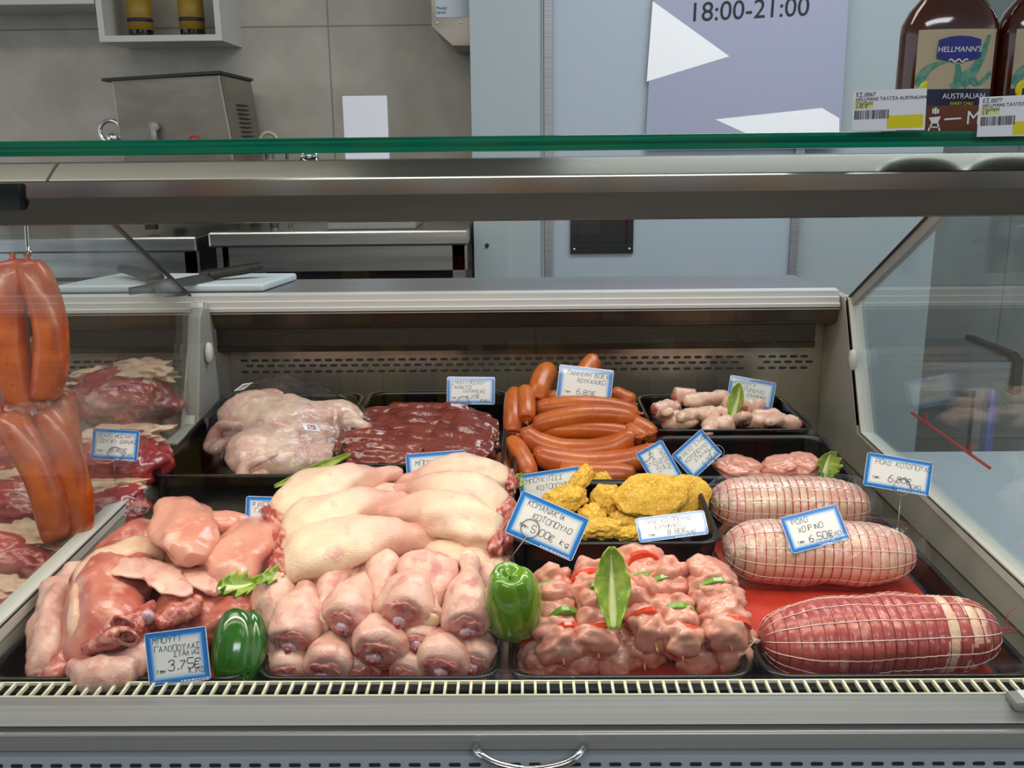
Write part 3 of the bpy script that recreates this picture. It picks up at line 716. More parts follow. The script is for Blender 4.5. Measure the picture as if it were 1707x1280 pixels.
# cleaver / broad knife
A = onz(292, 496, kz); B = onz(262, 470, kz); Cc = onz(205, 455, kz + .006)
loc = (A + B) / 2
e = E('broad_knife', tuple(loc), label='broad grey knife with thick black handle beside the partition glass', cat='knife')
dv = (B - A).normalized(); nv = Vector((-dv.y, dv.x, 0)).normalized()
rot_pts = []
for i in range(9):
    an = PI * i / 8; rot_pts.append(A - dv * .012 * math.sin(an) + nv * .022 * math.cos(an))
rot_pts += [B - nv * .026, B + nv * .026]
v = [p - loc for p in rot_pts]; m_ = len(v)
MO('blade', ([Vector((p.x, p.y, .003)) for p in v] + [Vector((p.x, p.y, .006)) for p in v], [tuple(range(m_)), tuple(range(2 * m_ - 1, m_ - 1, -1))] + [(i, (i + 1) % m_, m_ + (i + 1) % m_, m_ + i) for i in range(m_)]), M['blade'], e, smooth=False)
hd = [B - loc - dv * .004, B.lerp(Cc, .25) - loc, B.lerp(Cc, .6) - loc, Cc - loc]
MO('handle', loft([(p.x, p.y, p.z + .010, a_, b_) for p, a_, b_ in zip(hd, (.016, .018, .015, .012), (.010, .012, .011, .009))], 18, 14), M['blackrub'], e)

# ------------------------------------------------------------------ sauce bottles, cardboard tray, shelf tickets
def bottle(px, Y, lb):
    q = P(px, 225, Y); hwid = (P(px + 78, 150, Y).x - P(px, 150, Y).x)
    dy = .55
    e = MO('sauce_bottle', lathe([(.001, 0), (hwid * .9, 0), (hwid * .985, .004), (hwid, .012), (hwid * 1.0, .078), (hwid * .98, .088), (hwid * .86, .099), (hwid * .6, .112), (hwid * .43, .122), (hwid * .37, .132), (hwid * .35, .165), (.001, .166)], 48, 1, dy, 2.6), M['bottlebrown'], label=lb, cat='bottle', group='barbecue sauce bottles on the glass shelf')
    e.location = (q.x, Y, ZT + .0008)
    MO('bottle_cap', lathe([(hwid * .42, .160), (hwid * .42, .19), (hwid * .38, .193), (.001, .193)], 32), M['blackrub'], e)
    # label, wrapped over the front of the bottle
    def sheet(x0, x1, z0, z1, off, m, nm, par, lab=None, top=None):
        V = []; n = 24
        for j in range(2):
            for i in range(n + 1):
                x = x0 + (x1 - x0) * i / n; u = min(abs(x) / hwid, .999)
                y = -hwid * dy * (1 - u ** 2.6) ** (1 / 2.6) - off
                z = z0 if j == 0 else (z1 if top is None else z1 + top(i / n))
                V.append(Vector((x, y, z)))
        return MO(nm, (V, [(i, i + 1, n + 2 + i, n + 1 + i) for i in range(n)]), m, par, label=lab)
    lw = hwid * .80
    lab = sheet(-lw, lw, .0, .083, .0006, M['cream'], 'front_label', e)
    sheet(-lw, lw, 0.0, .0345, .0009, M['navy'], 'navy_band', lab)
    # blue emblem
    em = [(-.0185, .060), (-.0175, .0745), (-.009, .0768), (0, .0775), (.009, .0768), (.0175, .0745), (.0185, .060), (.009, .0575), (0, .0565), (-.009, .0575)]
    ye = -hwid * dy - .0013
    MO('emblem', prism(em, ye - .0006, ye, 'Y'), M['blueink'], lab, smooth=False)
    text('emblem_text', "HELLMANN'S", .0063, M['whiteink'], lab, T(0, ye - .0008, .0645) @ RX(90), .0001, .1, 'CENTER')
    MO('emblem_ribbon', tube([(-.008 + .016 * i / 12, ye - .0004, .0575 + .0012 * math.sin(i * 1.3)) for i in range(13)], .0007, 6), M['whiteink'], lab)
    text('flavour_text', 'AUSTRALIAN', .0062, M['whiteink'], lab, T(-.011, ye - .0008, .0265) @ RX(90), .0001, 0, 'LEFT')
    text('flavour_text', 'SWEET CHILI', .0034, M['yellow'], lab, T(-.004, ye - .0008, .0212) @ RX(90), .0001)
    text('flavour_text', 'SAUCE', .0032, M['yellow'], lab, T(.003, ye - .0008, .0168) @ RX(90), .0001)
    # green brush print
    def stroke(pts, ws):
        V = []
        c = crom([(a, b, w_) for (a, b), w_ in zip(pts, ws)], 12)
        for i, (x, z, w_) in enumerate(c):
            j = min(i + 1, 11); k = max(i - 1, 0); dx, dz = c[j][0] - c[k][0], c[j][1] - c[k][1]; l = math.hypot(dx, dz) or 1
            for s in (-1, 1):
                xx = max(-lw, min(lw, x - dz / l * w_ * s)); u = min(abs(xx) / hwid, .999)
                V.append(Vector((xx, -hwid * dy * (1 - u ** 2.6) ** (1 / 2.6) - .0011, z + dx / l * w_ * s)))
        return V, [(2 * i, 2 * i + 1, 2 * i + 3, 2 * i + 2) for i in range(11)]
    MO('green_print', join(stroke([(-.031, .037), (-.026, .049), (-.017, .055), (-.007, .0575)], (.0045, .0035, .002, .0008)),
        stroke([(.004, .04), (.014, .049), (.021, .062), (.026, .078)], (.007, .0045, .003, .0015)),
        stroke([(-.004, .036), (.003, .040), (.012, .043), (.018, .038)], (.002, .004, .004, .002)),
        stroke([(.002, .042), (.001, .050), (.0, .055)], (.004, .0025, .0015)),
        stroke([(.016, .037), (.024, .041), (.031, .048)], (.001, .002, .002))), M['green_ink'], lab)
    rg = MO('round_badge', xf(lathe([(.006, 0), (.0085, 0), (.0085, .0006), (.006, .0006)], 28), T(-.022, ye + .0035, .0335) @ RX(90)), M['yellow'], lab)
    MO('badge_centre', xf(lathe([(.0001, 0), (.006, 0), (.006, .0005), (.0001, .0005)], 28), T(-.022, ye + .0035, .0335) @ RX(90)), M['navy'], lab)
    return e
bottle(1566, .885, 'barbecue sauce bottle with blue emblem, complete in view above the shelf ticket')
bottle(1722, .885, 'barbecue sauce bottle cut off by the right edge of the photo')
# cardboard display tray
a = P(1448, 222, .835); b = P(1720, 222, .835)
zt_ = P(1560, 176, .835).z
e = E('cardboard_tray', ((a.x + b.x) / 2, .85, ZT), label='brown cardboard display tray holding the sauce bottles', cat='display tray')
hx = (b.x - a.x) / 2 + .03; ox = e.location.x
xf0 = P(1534, 200, .835).x - ox
hh = zt_ - ZT
MO('front_board', box(xf0, hx, -.0155, -.0145, .0, hh), M['card'], e, smooth=False)
MO('floor_board', box(-hx + .03, hx, -.0145, .02, 0.0, .0008), M['card'], e, smooth=False)
def sc_(px, py): p = P(px, py, .834); return (p.x - ox, p.z - ZT)
yy = -.0162
parts = []
def bar(p, q, wd):
    a_ = Vector((p[0], yy, p[1])); b_ = Vector((q[0], yy, q[1])); d_ = (b_ - a_).normalized(); n_ = Vector((-d_.z, 0, d_.x)) * wd
    return [a_ - n_, a_ + n_, b_ + n_, b_ - n_], [(0, 1, 2, 3)]
parts += [([Vector((x, yy, z)) for x, z in (sc_(1548, 196), sc_(1568, 194), sc_(1563, 206), sc_(1553, 206))], [(0, 1, 2, 3)])]
parts += [bar(sc_(1553, 206), sc_(1547, 218), .0007), bar(sc_(1563, 206), sc_(1566, 218), .0007), bar(sc_(1550, 212), sc_(1565, 212), .0005)]
parts += [bar(sc_(1555, 189), sc_(1556, 181), .0008), bar(sc_(1559, 190), sc_(1560, 179), .0008), bar(sc_(1563, 189), sc_(1564, 182), .0008)]
parts += [bar(sc_(1574, 199), sc_(1602, 197), .0007)]
MO('grill_icon', join(*parts), M['whiteink'], e, smooth=False, label='white barbecue grill symbol and dash')
x_, z_ = sc_(1609, 207)
text('tray_lettering', 'M', .0155, M['whiteink'], e, T(x_, yy, z_) @ RX(90), .0001)
# shelf tickets
def ticket(p4, lb, l1, l2, l4, Y=.792, tabx=.5):
    ps = [P(x, y, Y) for x, y in p4]; c = sum(ps, Vector()) / 4
    rel = [(p.x - c.x, p.z - c.z) for p in ps]
    e = MO('shelf_ticket', prism(rel, -.0006, 0, 'Y'), M['paper'], smooth=False, label=lb, cat='shelf ticket', group='shelf tickets clipped to the green glass edge')
    e.location = c
    ang = math.degrees(math.atan2(rel[1][1] - rel[0][1], rel[1][0] - rel[0][0]))
    w_ = math.hypot(rel[1][0] - rel[0][0], rel[1][1] - rel[0][1]); h_ = math.hypot(rel[3][0] - rel[0][0], rel[3][1] - rel[0][1])
    Mx = T(rel[0][0], -.0009, rel[0][1]) @ RY(-ang) @ RX(90)
    def tx(s, u, v, sz, m): text('ticket_text', s, sz, m, e, Mx @ T(u * w_, -v * h_, 0), .00005)
    def rect(u0, u1, v0, v1, off=0): return [Mx @ Vector((u * w_, -v * h_, off)) for u, v in ((u0, v0), (u1, v0), (u1, v1), (u0, v1))], [(0, 1, 2, 3)]
    tx(l1, .04, .15, .0044, M['ink']); tx(l2, .04, .26, .0036, M['ink'])
    yh = MO('yellow_highlight', rect(.02, .28, .28, .46), mat('pale_yellow', S(226, 224, 150), .6), e, smooth=False)
    yh.location = (0, .0002, 0)
    tx('Τεμάχιο', .04, .355, .0036, M['ink']); tx(l4, .04, .445, .0036, M['ink'])
    MO('yellow_block', rect(.48, .97, .66, .99), M['yellow'], e, smooth=False)
    random.seed(5); bars = []; u = .03
    while u < .50:
        wv = random.choice((.006, .009, .014)); bars.append(rect(u, u + wv, .5, .73)); u += wv + random.choice((.006, .010, .016))
    MO('barcode', join(*bars), M['ink'], e, smooth=False).location = (0, -.0002, 0)
    MO('ticket_clip', box(-.008, .008, .0001, .0062, -.012, -.008), M['whiteplast'], e, smooth=False)
    return e
ticket([(1422, 152), (1545, 147), (1541, 217), (1420, 217)], 'white shelf ticket with yellow block in front of the complete sauce bottle', 'ΕΣ.0067', 'HELLMANS ΣΑΛΤΣΑ AUSTRALIAN', '3.45 €')
ticket([(1633, 162), (1756, 156), (1752, 226), (1628, 228)], 'white shelf ticket cut by the right edge of the photo', 'ΕΣ.0077', 'HELLMANS ΣΑΛΤΣΑ', '3 €')
# ------------------------------------------------------------------ trays
def tray(x0, x1, yf, zf, yb, zb, h, label, flare=.012, nm='black_tray', mt='black', r=.028, closed_front=True):
    """open rounded tray; rim runs from (yf,zf) in front to (yb,zb) behind, depth h"""
    def ring(inset, dz):
        pts = []
        xa, xb, ya, yc = x0 + inset, x1 - inset, yf + inset, yb - inset
        for cx_, cy_, a0 in ((xb - r, ya + r, -90), (xb - r, yc - r, 0), (xa + r, yc - r, 90), (xa + r, ya + r, 180)):
            for k in range(7):
                an = R(a0 + 15 * k); x = cx_ + r * math.cos(an); y = cy_ + r * math.sin(an)
                t = (y - yf) / (yb - yf); pts.append(Vector((x, y, zf + (zb - zf) * t + dz)))
        return pts
    rings = [ring(flare, -h), ring(flare * .8, -h), ring(flare * .3, -.012), ring(.004, -.005), ring(0, -.0048), ring(-.001, -.001), ring(.001, 0), ring(.006, -.001), ring(.0075, -.006), ring(flare * .3 + .003, -.014), ring(flare + .002, -h + .006), ring(flare + .012, -h + .003)]
    n = 28; V = []; Fc = []
    for q in rings: V += q
    for i in range(len(rings) - 1):
        for k in range(n):
            l = (k + 1) % n; Fc.append((i * n + k, i * n + l, (i + 1) * n + l, (i + 1) * n + k))
    Fc.append(tuple(range(n))[::-1]); Fc.append(tuple((len(rings) - 1) * n + k for k in range(n)))
    o = MO(nm, (V, Fc), M[mt], label=label, cat='tray')
    md = o.modifiers.new('bevel', 'BEVEL'); md.width = .0015; md.segments = 2; md.angle_limit = R(50)
    return o
def zr_(px, py, Y): return P(px, py, Y).z
TL = tray(-.612, -.322, 1.47, zr_(400, 791, 1.47), 1.88, zr_(480, 656, 1.88), .092, 'deep black tray in the back row with the two wrapped whole chickens')
TV = tray(-.312, -.032, 1.47, zr_(700, 773, 1.47), 1.88, zr_(720, 651, 1.88), .085, 'black tray in the back row filled with dark red liver')
TS = tray(-.020, .212, 1.44, zr_(960, 800, 1.44), 1.88, zr_(960, 655, 1.88), .085, 'black tray in the back row heaped with orange sausages')
TW = tray(.226, .515, 1.63, zr_(1200, 716, 1.63), 1.89, zr_(1200, 657, 1.89), .062, 'black tray of chicken wings in the far right corner')
TB = tray(.222, .520, 1.42, zr_(1300, 806, 1.42), 1.605, zr_(1300, 724, 1.605), .075, 'black tray of chicken breast fillets in front of the wings tray')
TN = tray(-.022, .268, 1.215, zr_(1030, 905, 1.215), 1.42, zr_(1030, 800, 1.42), .078, 'black tray in the middle row holding the yellow breaded chicken')
TT = tray(-.606, -.306, .942, .835, 1.36, .835, .038, 'black tray at the front left under the turkey pieces')
TD = tray(-.300, -.030, .942, .835, 1.36, .835, .038, 'black tray at the front under the drumsticks and leg quarters')
TK = tray(-.020, .250, .942, .835, 1.205, .835, .038, 'black tray at the front under the chicken skewers')
TR = tray(.262, .560, .942, .835, 1.41, .835, .038, 'black tray at the front right under the three netted rolls')
TX = tray(-1.10, -.65, 1.02, .85, 1.46, .86, .05, 'black tray in the left section under the beef cuts')
for x0_, x1_, y0_, y1_, lb in ((.285, .540, .965, 1.385, 'red dimpled mat lying in the tray of netted rolls'), (-.585, -.33, .965, 1.33, 'red dimpled mat showing at the front left corner under the turkey'), (-.28, -.05, .965, 1.33, 'red dimpled mat under the drumsticks'), (0, .23, .965, 1.18, 'red dimpled mat under the chicken skewers')):
    o = bevel(MO('tray_mat', box(x0_, x1_, y0_, y1_, .8005, .8035), M['redmat'], smooth=False, label=lb, cat='mat', group='red mats in the front trays'), .001)

# ------------------------------------------------------------------ handwriting for the price cards
def gl(s): return [[(int(q[0]) / 4.0, int(q[1]) / 6.0) for q in st.split()] for st in s.split(',')]
GL = {k: gl(v) for k, v in {
 'Α': '00 26 40,12 32', 'Β': '00 06,06 26 35 34 23 03,23 42 41 30 00', 'Γ': '00 06 46', 'Δ': '00 26 40 00', 'Ε': '46 06 00 40,03 33', 'Ζ': '06 46 00 40',
 'Η': '00 06,40 46,03 43', 'Θ': '14 16 36 45 41 30 10 01 05 16,13 33', 'Ι': '20 26', 'Κ': '00 06,46 03 40', 'Λ': '00 26 40', 'Μ': '00 06 23 46 40', 'Ν': '00 06 40 46',
 'Ξ': '06 46,13 33,00 40', 'Ο': '16 36 45 41 30 10 01 05 16', 'Π': '00 06 46 40', 'Ρ': '00 06 36 45 44 33 03', 'Σ': '46 06 23 00 40', 'Τ': '06 46,26 20', 'Υ': '06 23 46,23 20',
 'Φ': '26 20,15 35 44 42 31 11 02 04 15', 'Χ': '00 46,06 40', 'Ψ': '26 20,06 04 12 32 44 46', 'Ω': '00 10 12 04 15 26 35 44 32 30 40',
 '0': '16 36 45 41 30 10 01 05 16', '1': '14 26 20', '2': '05 16 36 45 44 00 40', '3': '05 16 36 45 34 23 34 42 41 30 10 01', '4': '30 36 02 42', '5': '46 06 03,03 33 42 41 30 10 01',
 '6': '36 15 03 01 10 30 41 42 33 03', '7': '06 46 10', '8': '13 04 05 16 36 45 44 33 13 02 01 10 30 41 42 33', '9': '43 13 04 05 16 36 45 41 30 10', '.': '10 11', ':': '21 22,24 25', ',': '21 10',
 '€': '45 36 16 05 01 10 30 41,04 34,02 32', 'k': '05 00,34 02 30', 'g': '34 14 03 02 11 31,34 30 20 10', '-': '13 33'}.items()}
def handwrite(s, x, y, h, seed, wd=.00055, slant=.12):
    """ribbons in card plane, x right y up"""
    rnd = random.Random(seed); V = []; Fc = []; adv = h * .80
    for ch in s:
        if ch != ' ':
            jx, jy, js = rnd.uniform(-.04, .04) * h, rnd.uniform(-.07, .07) * h, rnd.uniform(.85, 1.05)
            for st in GL.get(ch, []):
                pts = []
                for (u, v) in st:
                    pts.append([x + jx + (u * .62 * js + v * slant + rnd.uniform(-.03, .03)) * h, y + jy + (v * js + rnd.uniform(-.03, .03)) * h])
                if ch in '0235689€ΟΦΘgΡΒΩ': c = crom(pts, (len(pts) - 1) * 3 + 1)
                else:
                    c = [pts[0]]
                    for p_, q_ in zip(pts, pts[1:]):
                        for t_ in (.12, .88, 1.0): c.append([p_[0] + (q_[0] - p_[0]) * t_, p_[1] + (q_[1] - p_[1]) * t_])
                n0 = len(V)
                for i, (a, b) in enumerate(c):
                    p, q = c[max(i - 1, 0)], c[min(i + 1, len(c) - 1)]
                    dx, dy = q[0] - p[0], q[1] - p[1]; l = math.hypot(dx, dy) or 1
                    V.append(Vector((a - dy / l * wd, b + dx / l * wd, .0006))); V.append(Vector((a + dy / l * wd, b - dx / l * wd, .0006)))
                for i in range(len(c) - 1): Fc.append((n0 + 2 * i, n0 + 2 * i + 1, n0 + 2 * i + 3, n0 + 2 * i + 2))
        x += adv * (1.0 if ch not in '.:,Ι' else .55)
    return V, Fc
def cardmat(w, h):
    m = bpy.data.materials.new('price_card_print'); m.use_nodes = True; nt = m.node_tree; b = nt.nodes['Principled BSDF']; N = lambda t: nt.nodes.new(t); L = nt.links.new
    b.inputs['Roughness'].default_value = .25; b.inputs['Coat Weight'].default_value = .3
    tc = N('ShaderNodeTexCoord'); sp = N('ShaderNodeSeparateXYZ'); L(tc.outputs['Object'], sp.inputs[0])
    def edge(out, half):
        a = N('ShaderNodeMath'); a.operation = 'ABSOLUTE'; L(sp.outputs[out], a.inputs[0])
        s_ = N('ShaderNodeMath'); s_.operation = 'SUBTRACT'; s_.inputs[0].default_value = half; L(a.outputs[0], s_.inputs[1]); return s_.outputs[0]
    mn = N('ShaderNodeMath'); mn.operation = 'MINIMUM'; L(edge('X', w / 2), mn.inputs[0]); L(edge('Y', h / 2), mn.inputs[1])
    r = N('ShaderNodeValToRGB'); mr = N('ShaderNodeMapRange'); mr.inputs[1].default_value = 0; mr.inputs[2].default_value = h * .2; L(mn.outputs[0], mr.inputs[0]); L(mr.outputs[0], r.inputs[0])
    e = r.color_ramp.elements; e[0].position = 0; e[0].color = S(214, 226, 240); e[1].position = 1; e[1].color = S(236, 238, 240)
    for p_, c_ in ((.06, S(214, 226, 240)), (.09, S(24, 106, 196)), (.45, S(40, 130, 214)), (.72, S(190, 216, 240))):
        q = e.new(p_); q.color = c_
    L(r.outputs[0], b.inputs['Base Color']); return m
NC = [0]
def card(px, py, Y, wpx, hpx, roll, lines, label, tilt=18, yaw=0, ring=None, wasp=1.0, dark=False):
    d_ = dep(px, py, Y); w = wpx * d_ / F; h = hpx * d_ / F
    NC[0] += 1
    n = 8; r = .003; pts = []
    for cx_, cy_, a0 in ((w / 2 - r, -h / 2 + r, -90), (w / 2 - r, h / 2 - r, 0), (-w / 2 + r, h / 2 - r, 90), (-w / 2 + r, -h / 2 + r, 180)):
        for k in range(4): pts.append((cx_ + r * math.cos(R(a0 + 30 * k)), cy_ + r * math.sin(R(a0 + 30 * k))))
    o = MO('price_card', prism(pts, -.0004, .0004, 'Z'), cardmat(w, h), smooth=False, label=label, cat='price card', group='blue bordered handwritten price cards')
    o.matrix_world = Matrix.Translation(P(px, py, Y)) @ RZ(yaw) @ RX(90 - tilt) @ RZ(roll)
    L_ = []
    for i, (s, u, v, hh) in enumerate(lines):
        L_.append(handwrite(s, -w / 2 + u * w, h / 2 - v * h, hh * h, NC[0] * 11 + i, wd=max(.0003, hh * h * .045)))
    MO('handwriting', join(*L_), M['cardblack'], o, smooth=False, label='black marker handwriting')
    # fine white print on the lower border
    tk = []; rnd = random.Random(NC[0]); x = w * .02
    while x < w * .44: ww = rnd.uniform(.001, .004); tk.append(box(x, x + ww, -h / 2 + h * .028, -h / 2 + h * .052, .0004, .00055)); x += ww + .0012
    MO('border_print', join(*tk), M['whiteink'], o, smooth=False)
    if ring:
        rx, ry, dx, dy = ring   # ring centre in card units, pin foot offset (metres, in card axes)
        rr = .0115
        MO('pin_ring', tube([(rx * w + rr * math.cos(t * PI / 14), ry * h + rr * math.sin(t * PI / 14), .0014) for t in range(28)], .0006, 6, True), M['wire'], o, label='wire ring of the card holder')
        MO('wire_pin', tube([(rx * w, ry * h - rr, .0014), (rx * w + dx * .5, ry * h - rr + dy * .5, -.002), (rx * w + dx, ry * h - rr + dy, -.004)], .0006, 6), M['wire'], o)
    return o
card(192, 741, 1.40, 79, 51, -4, [('ΝΕΑΡΟ ΜΟΣΧΑΡΙ', .12, .28, .12), ('ΠΟΝΤΙΚΙ ΔΑΝΙΑΣ', .12, .45, .13), ('ΤΙΜΗ:', .12, .76, .07), ('8.40€', .40, .76, .16), ('ΚΙΛΟ', .70, .88, .11)], 'price card seen through the partition glass on the beef of the left section', ring=(.02, -.32, .002, -.03))
card(785, 651, 1.80, 80, 46, -1, [('ΣΥΚΩΤΙ ΜΟΣΧΟΥ', .10, .27, .12), ('ΓΑΛΑΚΤΟΣ', .10, .44, .12), ('ΟΛΛΑΝΔΙΑΣ', .34, .58, .12), ('ΤΙΜΗ', .10, .80, .06), ('6.20€', .40, .78, .14), ('ΚΙΛΟ', .70, .91, .1)], 'price card standing over the liver at the back of its tray', ring=(-.16, -.42, 0, -.035))
card(975, 642, 1.70, 91, 60, -7, [('ΠΑΝΤΕΡΗ ΒΟΕΙΟ', .16, .26, .12), ('ΛΟΥΚΑΝΙΚΟ', .34, .44, .12), ('ΤΙΜΗ', .14, .76, .06), ('6.80€', .36, .78, .15)], 'price card propped on top of the sausage heap')
card(1252, 655, 1.86, 77, 48, -11, [('ΦΤΕΡΟΥΓΑ', .10, .28, .12), ('ΚΟΤΟΠΟΥΛΟ', .24, .47, .12), ('ΕΛΛΗΝΙΚΗ', .42, .64, .11)], 'price card standing behind the chicken wings')
card(1162, 757, 1.47, 67, 54, 41, [('ΦΙΛΕΤΟ ΣΤΗΘΟΣ', .10, .30, .12), ('ΚΟΤΟΠΟΥΛΟ', .16, .50, .12), ('ΣΤΑΛΙΑΣ', .36, .66, .11), ('6.90 kg', .44, .88, .13)], 'price card turned steeply upward to the right beside the chicken breasts', ring=(.40, -.36, .0, -.02))
card(1099, 775, 1.45, 70, 50, -61, [('ΠΑΝΤΕΡΗ', .16, .30, .14), ('ΛΟΥΚ', .36, .46, .14), ('ΣΥΚΟΥΟΙ', .14, .64, .14), ('5', .34, .84, .16)], 'price card hanging steeply downward with a steel ring beside the sausages', ring=(-.40, -.30, -.004, -.02))
card(728, 782, 1.40, 101, 58, 4, [('ΜΠΟΥΤΙ', .15, .36, .16), ('ΚΟΤΟΠΟΥΛΟ', .2, .6, .14)], 'price card mostly hidden behind the leg quarters in front of the liver tray')
card(918, 813, 1.385, 103, 58, 8, [('ΜΠΟΥΚΙΤΣΕΣ', .12, .30, .14), ('ΚΟΤΟΠΟΥΛΟ', .28, .52, .14)], 'price card half hidden behind the breaded nuggets')
card(1120, 877, 1.208, 117, 42, 7, [('ΠΑΝΕ ΚΟΤΟΠΟΥΛΟ', .12, .32, .17), ('ΕΛΛΗΝΙΚΟ', .26, .55, .17), ('ΤΙΜΗ', .14, .82, .10), ('8.80€', .42, .82, .22), ('ΚΙΛΟ', .70, .88, .12)], 'price card leaning on the breaded schnitzels in the middle tray', tilt=40)
card(912, 876, 1.12, 122, 76, -24, [('ΚΟΠΑΝΑΚΙΑ', .14, .26, .13), ('ΚΟΤΟΠΟΥΛΟ', .27, .48, .13), ('ΤΙΜΗ:', .14, .74, .07), ('5,00€ kg', .32, .78, .155)], 'large tilted price card held by a wire pin above the right green pepper', ring=(-.20, -.20, -.012, -.055))
card(1358, 881, 1.205, 104, 62, 11, [('ΡΟΛΟ', .16, .28, .15), ('ΧΟΙΡΙΝΟ', .22, .52, .15), ('ΤΙΜΗ', .14, .80, .07), ('6.50€', .34, .82, .2), ('ΚΙΛΟ', .70, .82, .12)], 'price card lying on the middle netted roll', tilt=35, yaw=6)
card(1497, 790, 1.25, 110, 56, -10, [('ΡΟΛΟ ΚΟΤΟΠΟΥΛΟ', .14, .30, .15), ('ΤΙΜΗ:', .12, .74, .07), ('6.80€', .36, .76, .2), ('ΚΙΛΟ', .70, .86, .12)], 'price card on a tall wire pin in front of the right side glass', ring=(.08, -.36, .006, -.075))
card(296, 1094, .938, 104, 88, 7, [('ΜΠΟΥΤΙ', .12, .22, .12), ('ΓΑΛΟΠΟΥΛΑΣ', .14, .38, .11), ('ΣΤΑΛΙΑΣ', .44, .50, .10), ('ΤΙΜΗ', .14, .78, .06), ('3,75€', .33, .74, .18), ('ΚΙΛΟ', .66, .84, .11)], 'price card at the front left between the turkey leg and the left green pepper')
card(455, 858, 1.24, 92, 60, -2, [('ΦΙΛΕΤΟ', .12, .28, .13), ('ΓΑΛΟΠΟΥΛΑΣ', .16, .46, .13), ('ΣΤΑΛΙΑ', .42, .64, .12), ('8.20€', .38, .88, .18)], 'price card between the turkey fillets and the leg quarters')
# ------------------------------------------------------------------ meat builders (all lie along local x, centred)
def ln(a, b): return (Vector(b) - Vector(a)).length
def sausage(A, B, r, bend, m, label, group, roll=0, seed=0, plane='y', nm='sausage'):
    L_ = ln(A, B); pts = []
    for i in range(9):
        t = i / 8; x = (t - .5) * L_; k = bend * (1 - (2 * t - 1) ** 2)
        e = min(t, 1 - t) * L_
        rr = r * (.30 if i in (0, 8) else .93 if i in (1, 7) else 1.0)
        pts.append((x, k - bend / 2 if plane == 'y' else 0, k - bend / 2 if plane == 'z' else 0, rr, rr))
    pts.insert(1, (pts[0][0] * .985 + pts[1][0] * .015 if False else pts[0][0] + L_ * .035, pts[0][1], pts[0][2], r * .74, r * .74)); pts.insert(-1, (pts[-1][0] - L_ * .035, pts[-1][1], pts[-1][2], r * .74, r * .74))
    o = MO(nm, loft(pts, 40, 22, r * .06, 26, seed), M[m], label=label, cat='sausage', group=group)
    along(o, A, B, roll)
    for sx in (-1, 1):
        kx = sx * L_ * .5
        k = MO('casing_end', xf(lathe([(r * .30, 0), (r * .12, .005), (r * .2, .009), (.0005, .011)], 10), T(kx - sx * .002, pts[0][1], pts[0][2]) @ RY(90 * sx)), M[m], o)
    return o
def cut_end(par, x, ry, rz, m='cut', bone=True, seed=0, facing=-1, bs=1.0, yo=0, zo=0):
    c = MO('cut_face', xf(lump(.006, ry, rz, .2, 1.6, seed, 4), T(x, yo, zo)), M[m], par, label='raw cut face')
    if bone:
        MO('bone', xf(lump(.006, .0095 * bs, .008 * bs, .15, 1.5, seed + 2, 3), T(x + facing * .0045, yo + ry * .1, zo)), M['bone'], c)
        MO('marrow', xf(lump(.004, .0042 * bs, .0036 * bs, .3, 3, seed + 3, 2), T(x + facing * .0098, yo + ry * .1 + .001, zo)), M['marrow'], c)
    return c
def drumstick(A, B, s, label, roll=0, seed=0, group='raw chicken drumsticks in the front tray', cut='cut', knob=True):
    """A: thick cut end, B: ankle end; s: max half width"""
    L_ = ln(A, B); h = L_ / 2
    p = [(-h, 0, 0, s * .55, s * .5), (-h + L_ * .03, 0, 0, s * .88, s * .8), (-h + L_ * .16, 0, 0, s * 1.02, s * .95), (-h + L_ * .34, .0, 0, s * .98, s * .9), (-h + L_ * .54, 0, 0, s * .72, s * .68),
         (-h + L_ * .72, 0, 0, s * .46, s * .46), (-h + L_ * .85, 0, 0, s * .38, s * .40), (-h + L_ * .95, 0, 0, s * .45, s * .45), (h, 0, 0, s * .28, s * .30)]
    o = MO('chicken_drumstick', loft(p, 34, 26, s * .16, 34, seed, 3, fold=lambda u, a: .08 * math.sin(a * 2 + seed) * (1 - u)), M['skin2'], label=label, cat='drumstick', group=group)
    along(o, A, B, roll)
    cut_end(o, -h + .0005, s * .72, s * .64, cut, True, seed)
    if knob: MO('ankle_joint', xf(lump(.007, s * .37, s * .37, .2, 2, seed, 3), T(h - .001, 0, 0)), M['cartilage'], o, label='yellowish ankle joint')
    return o
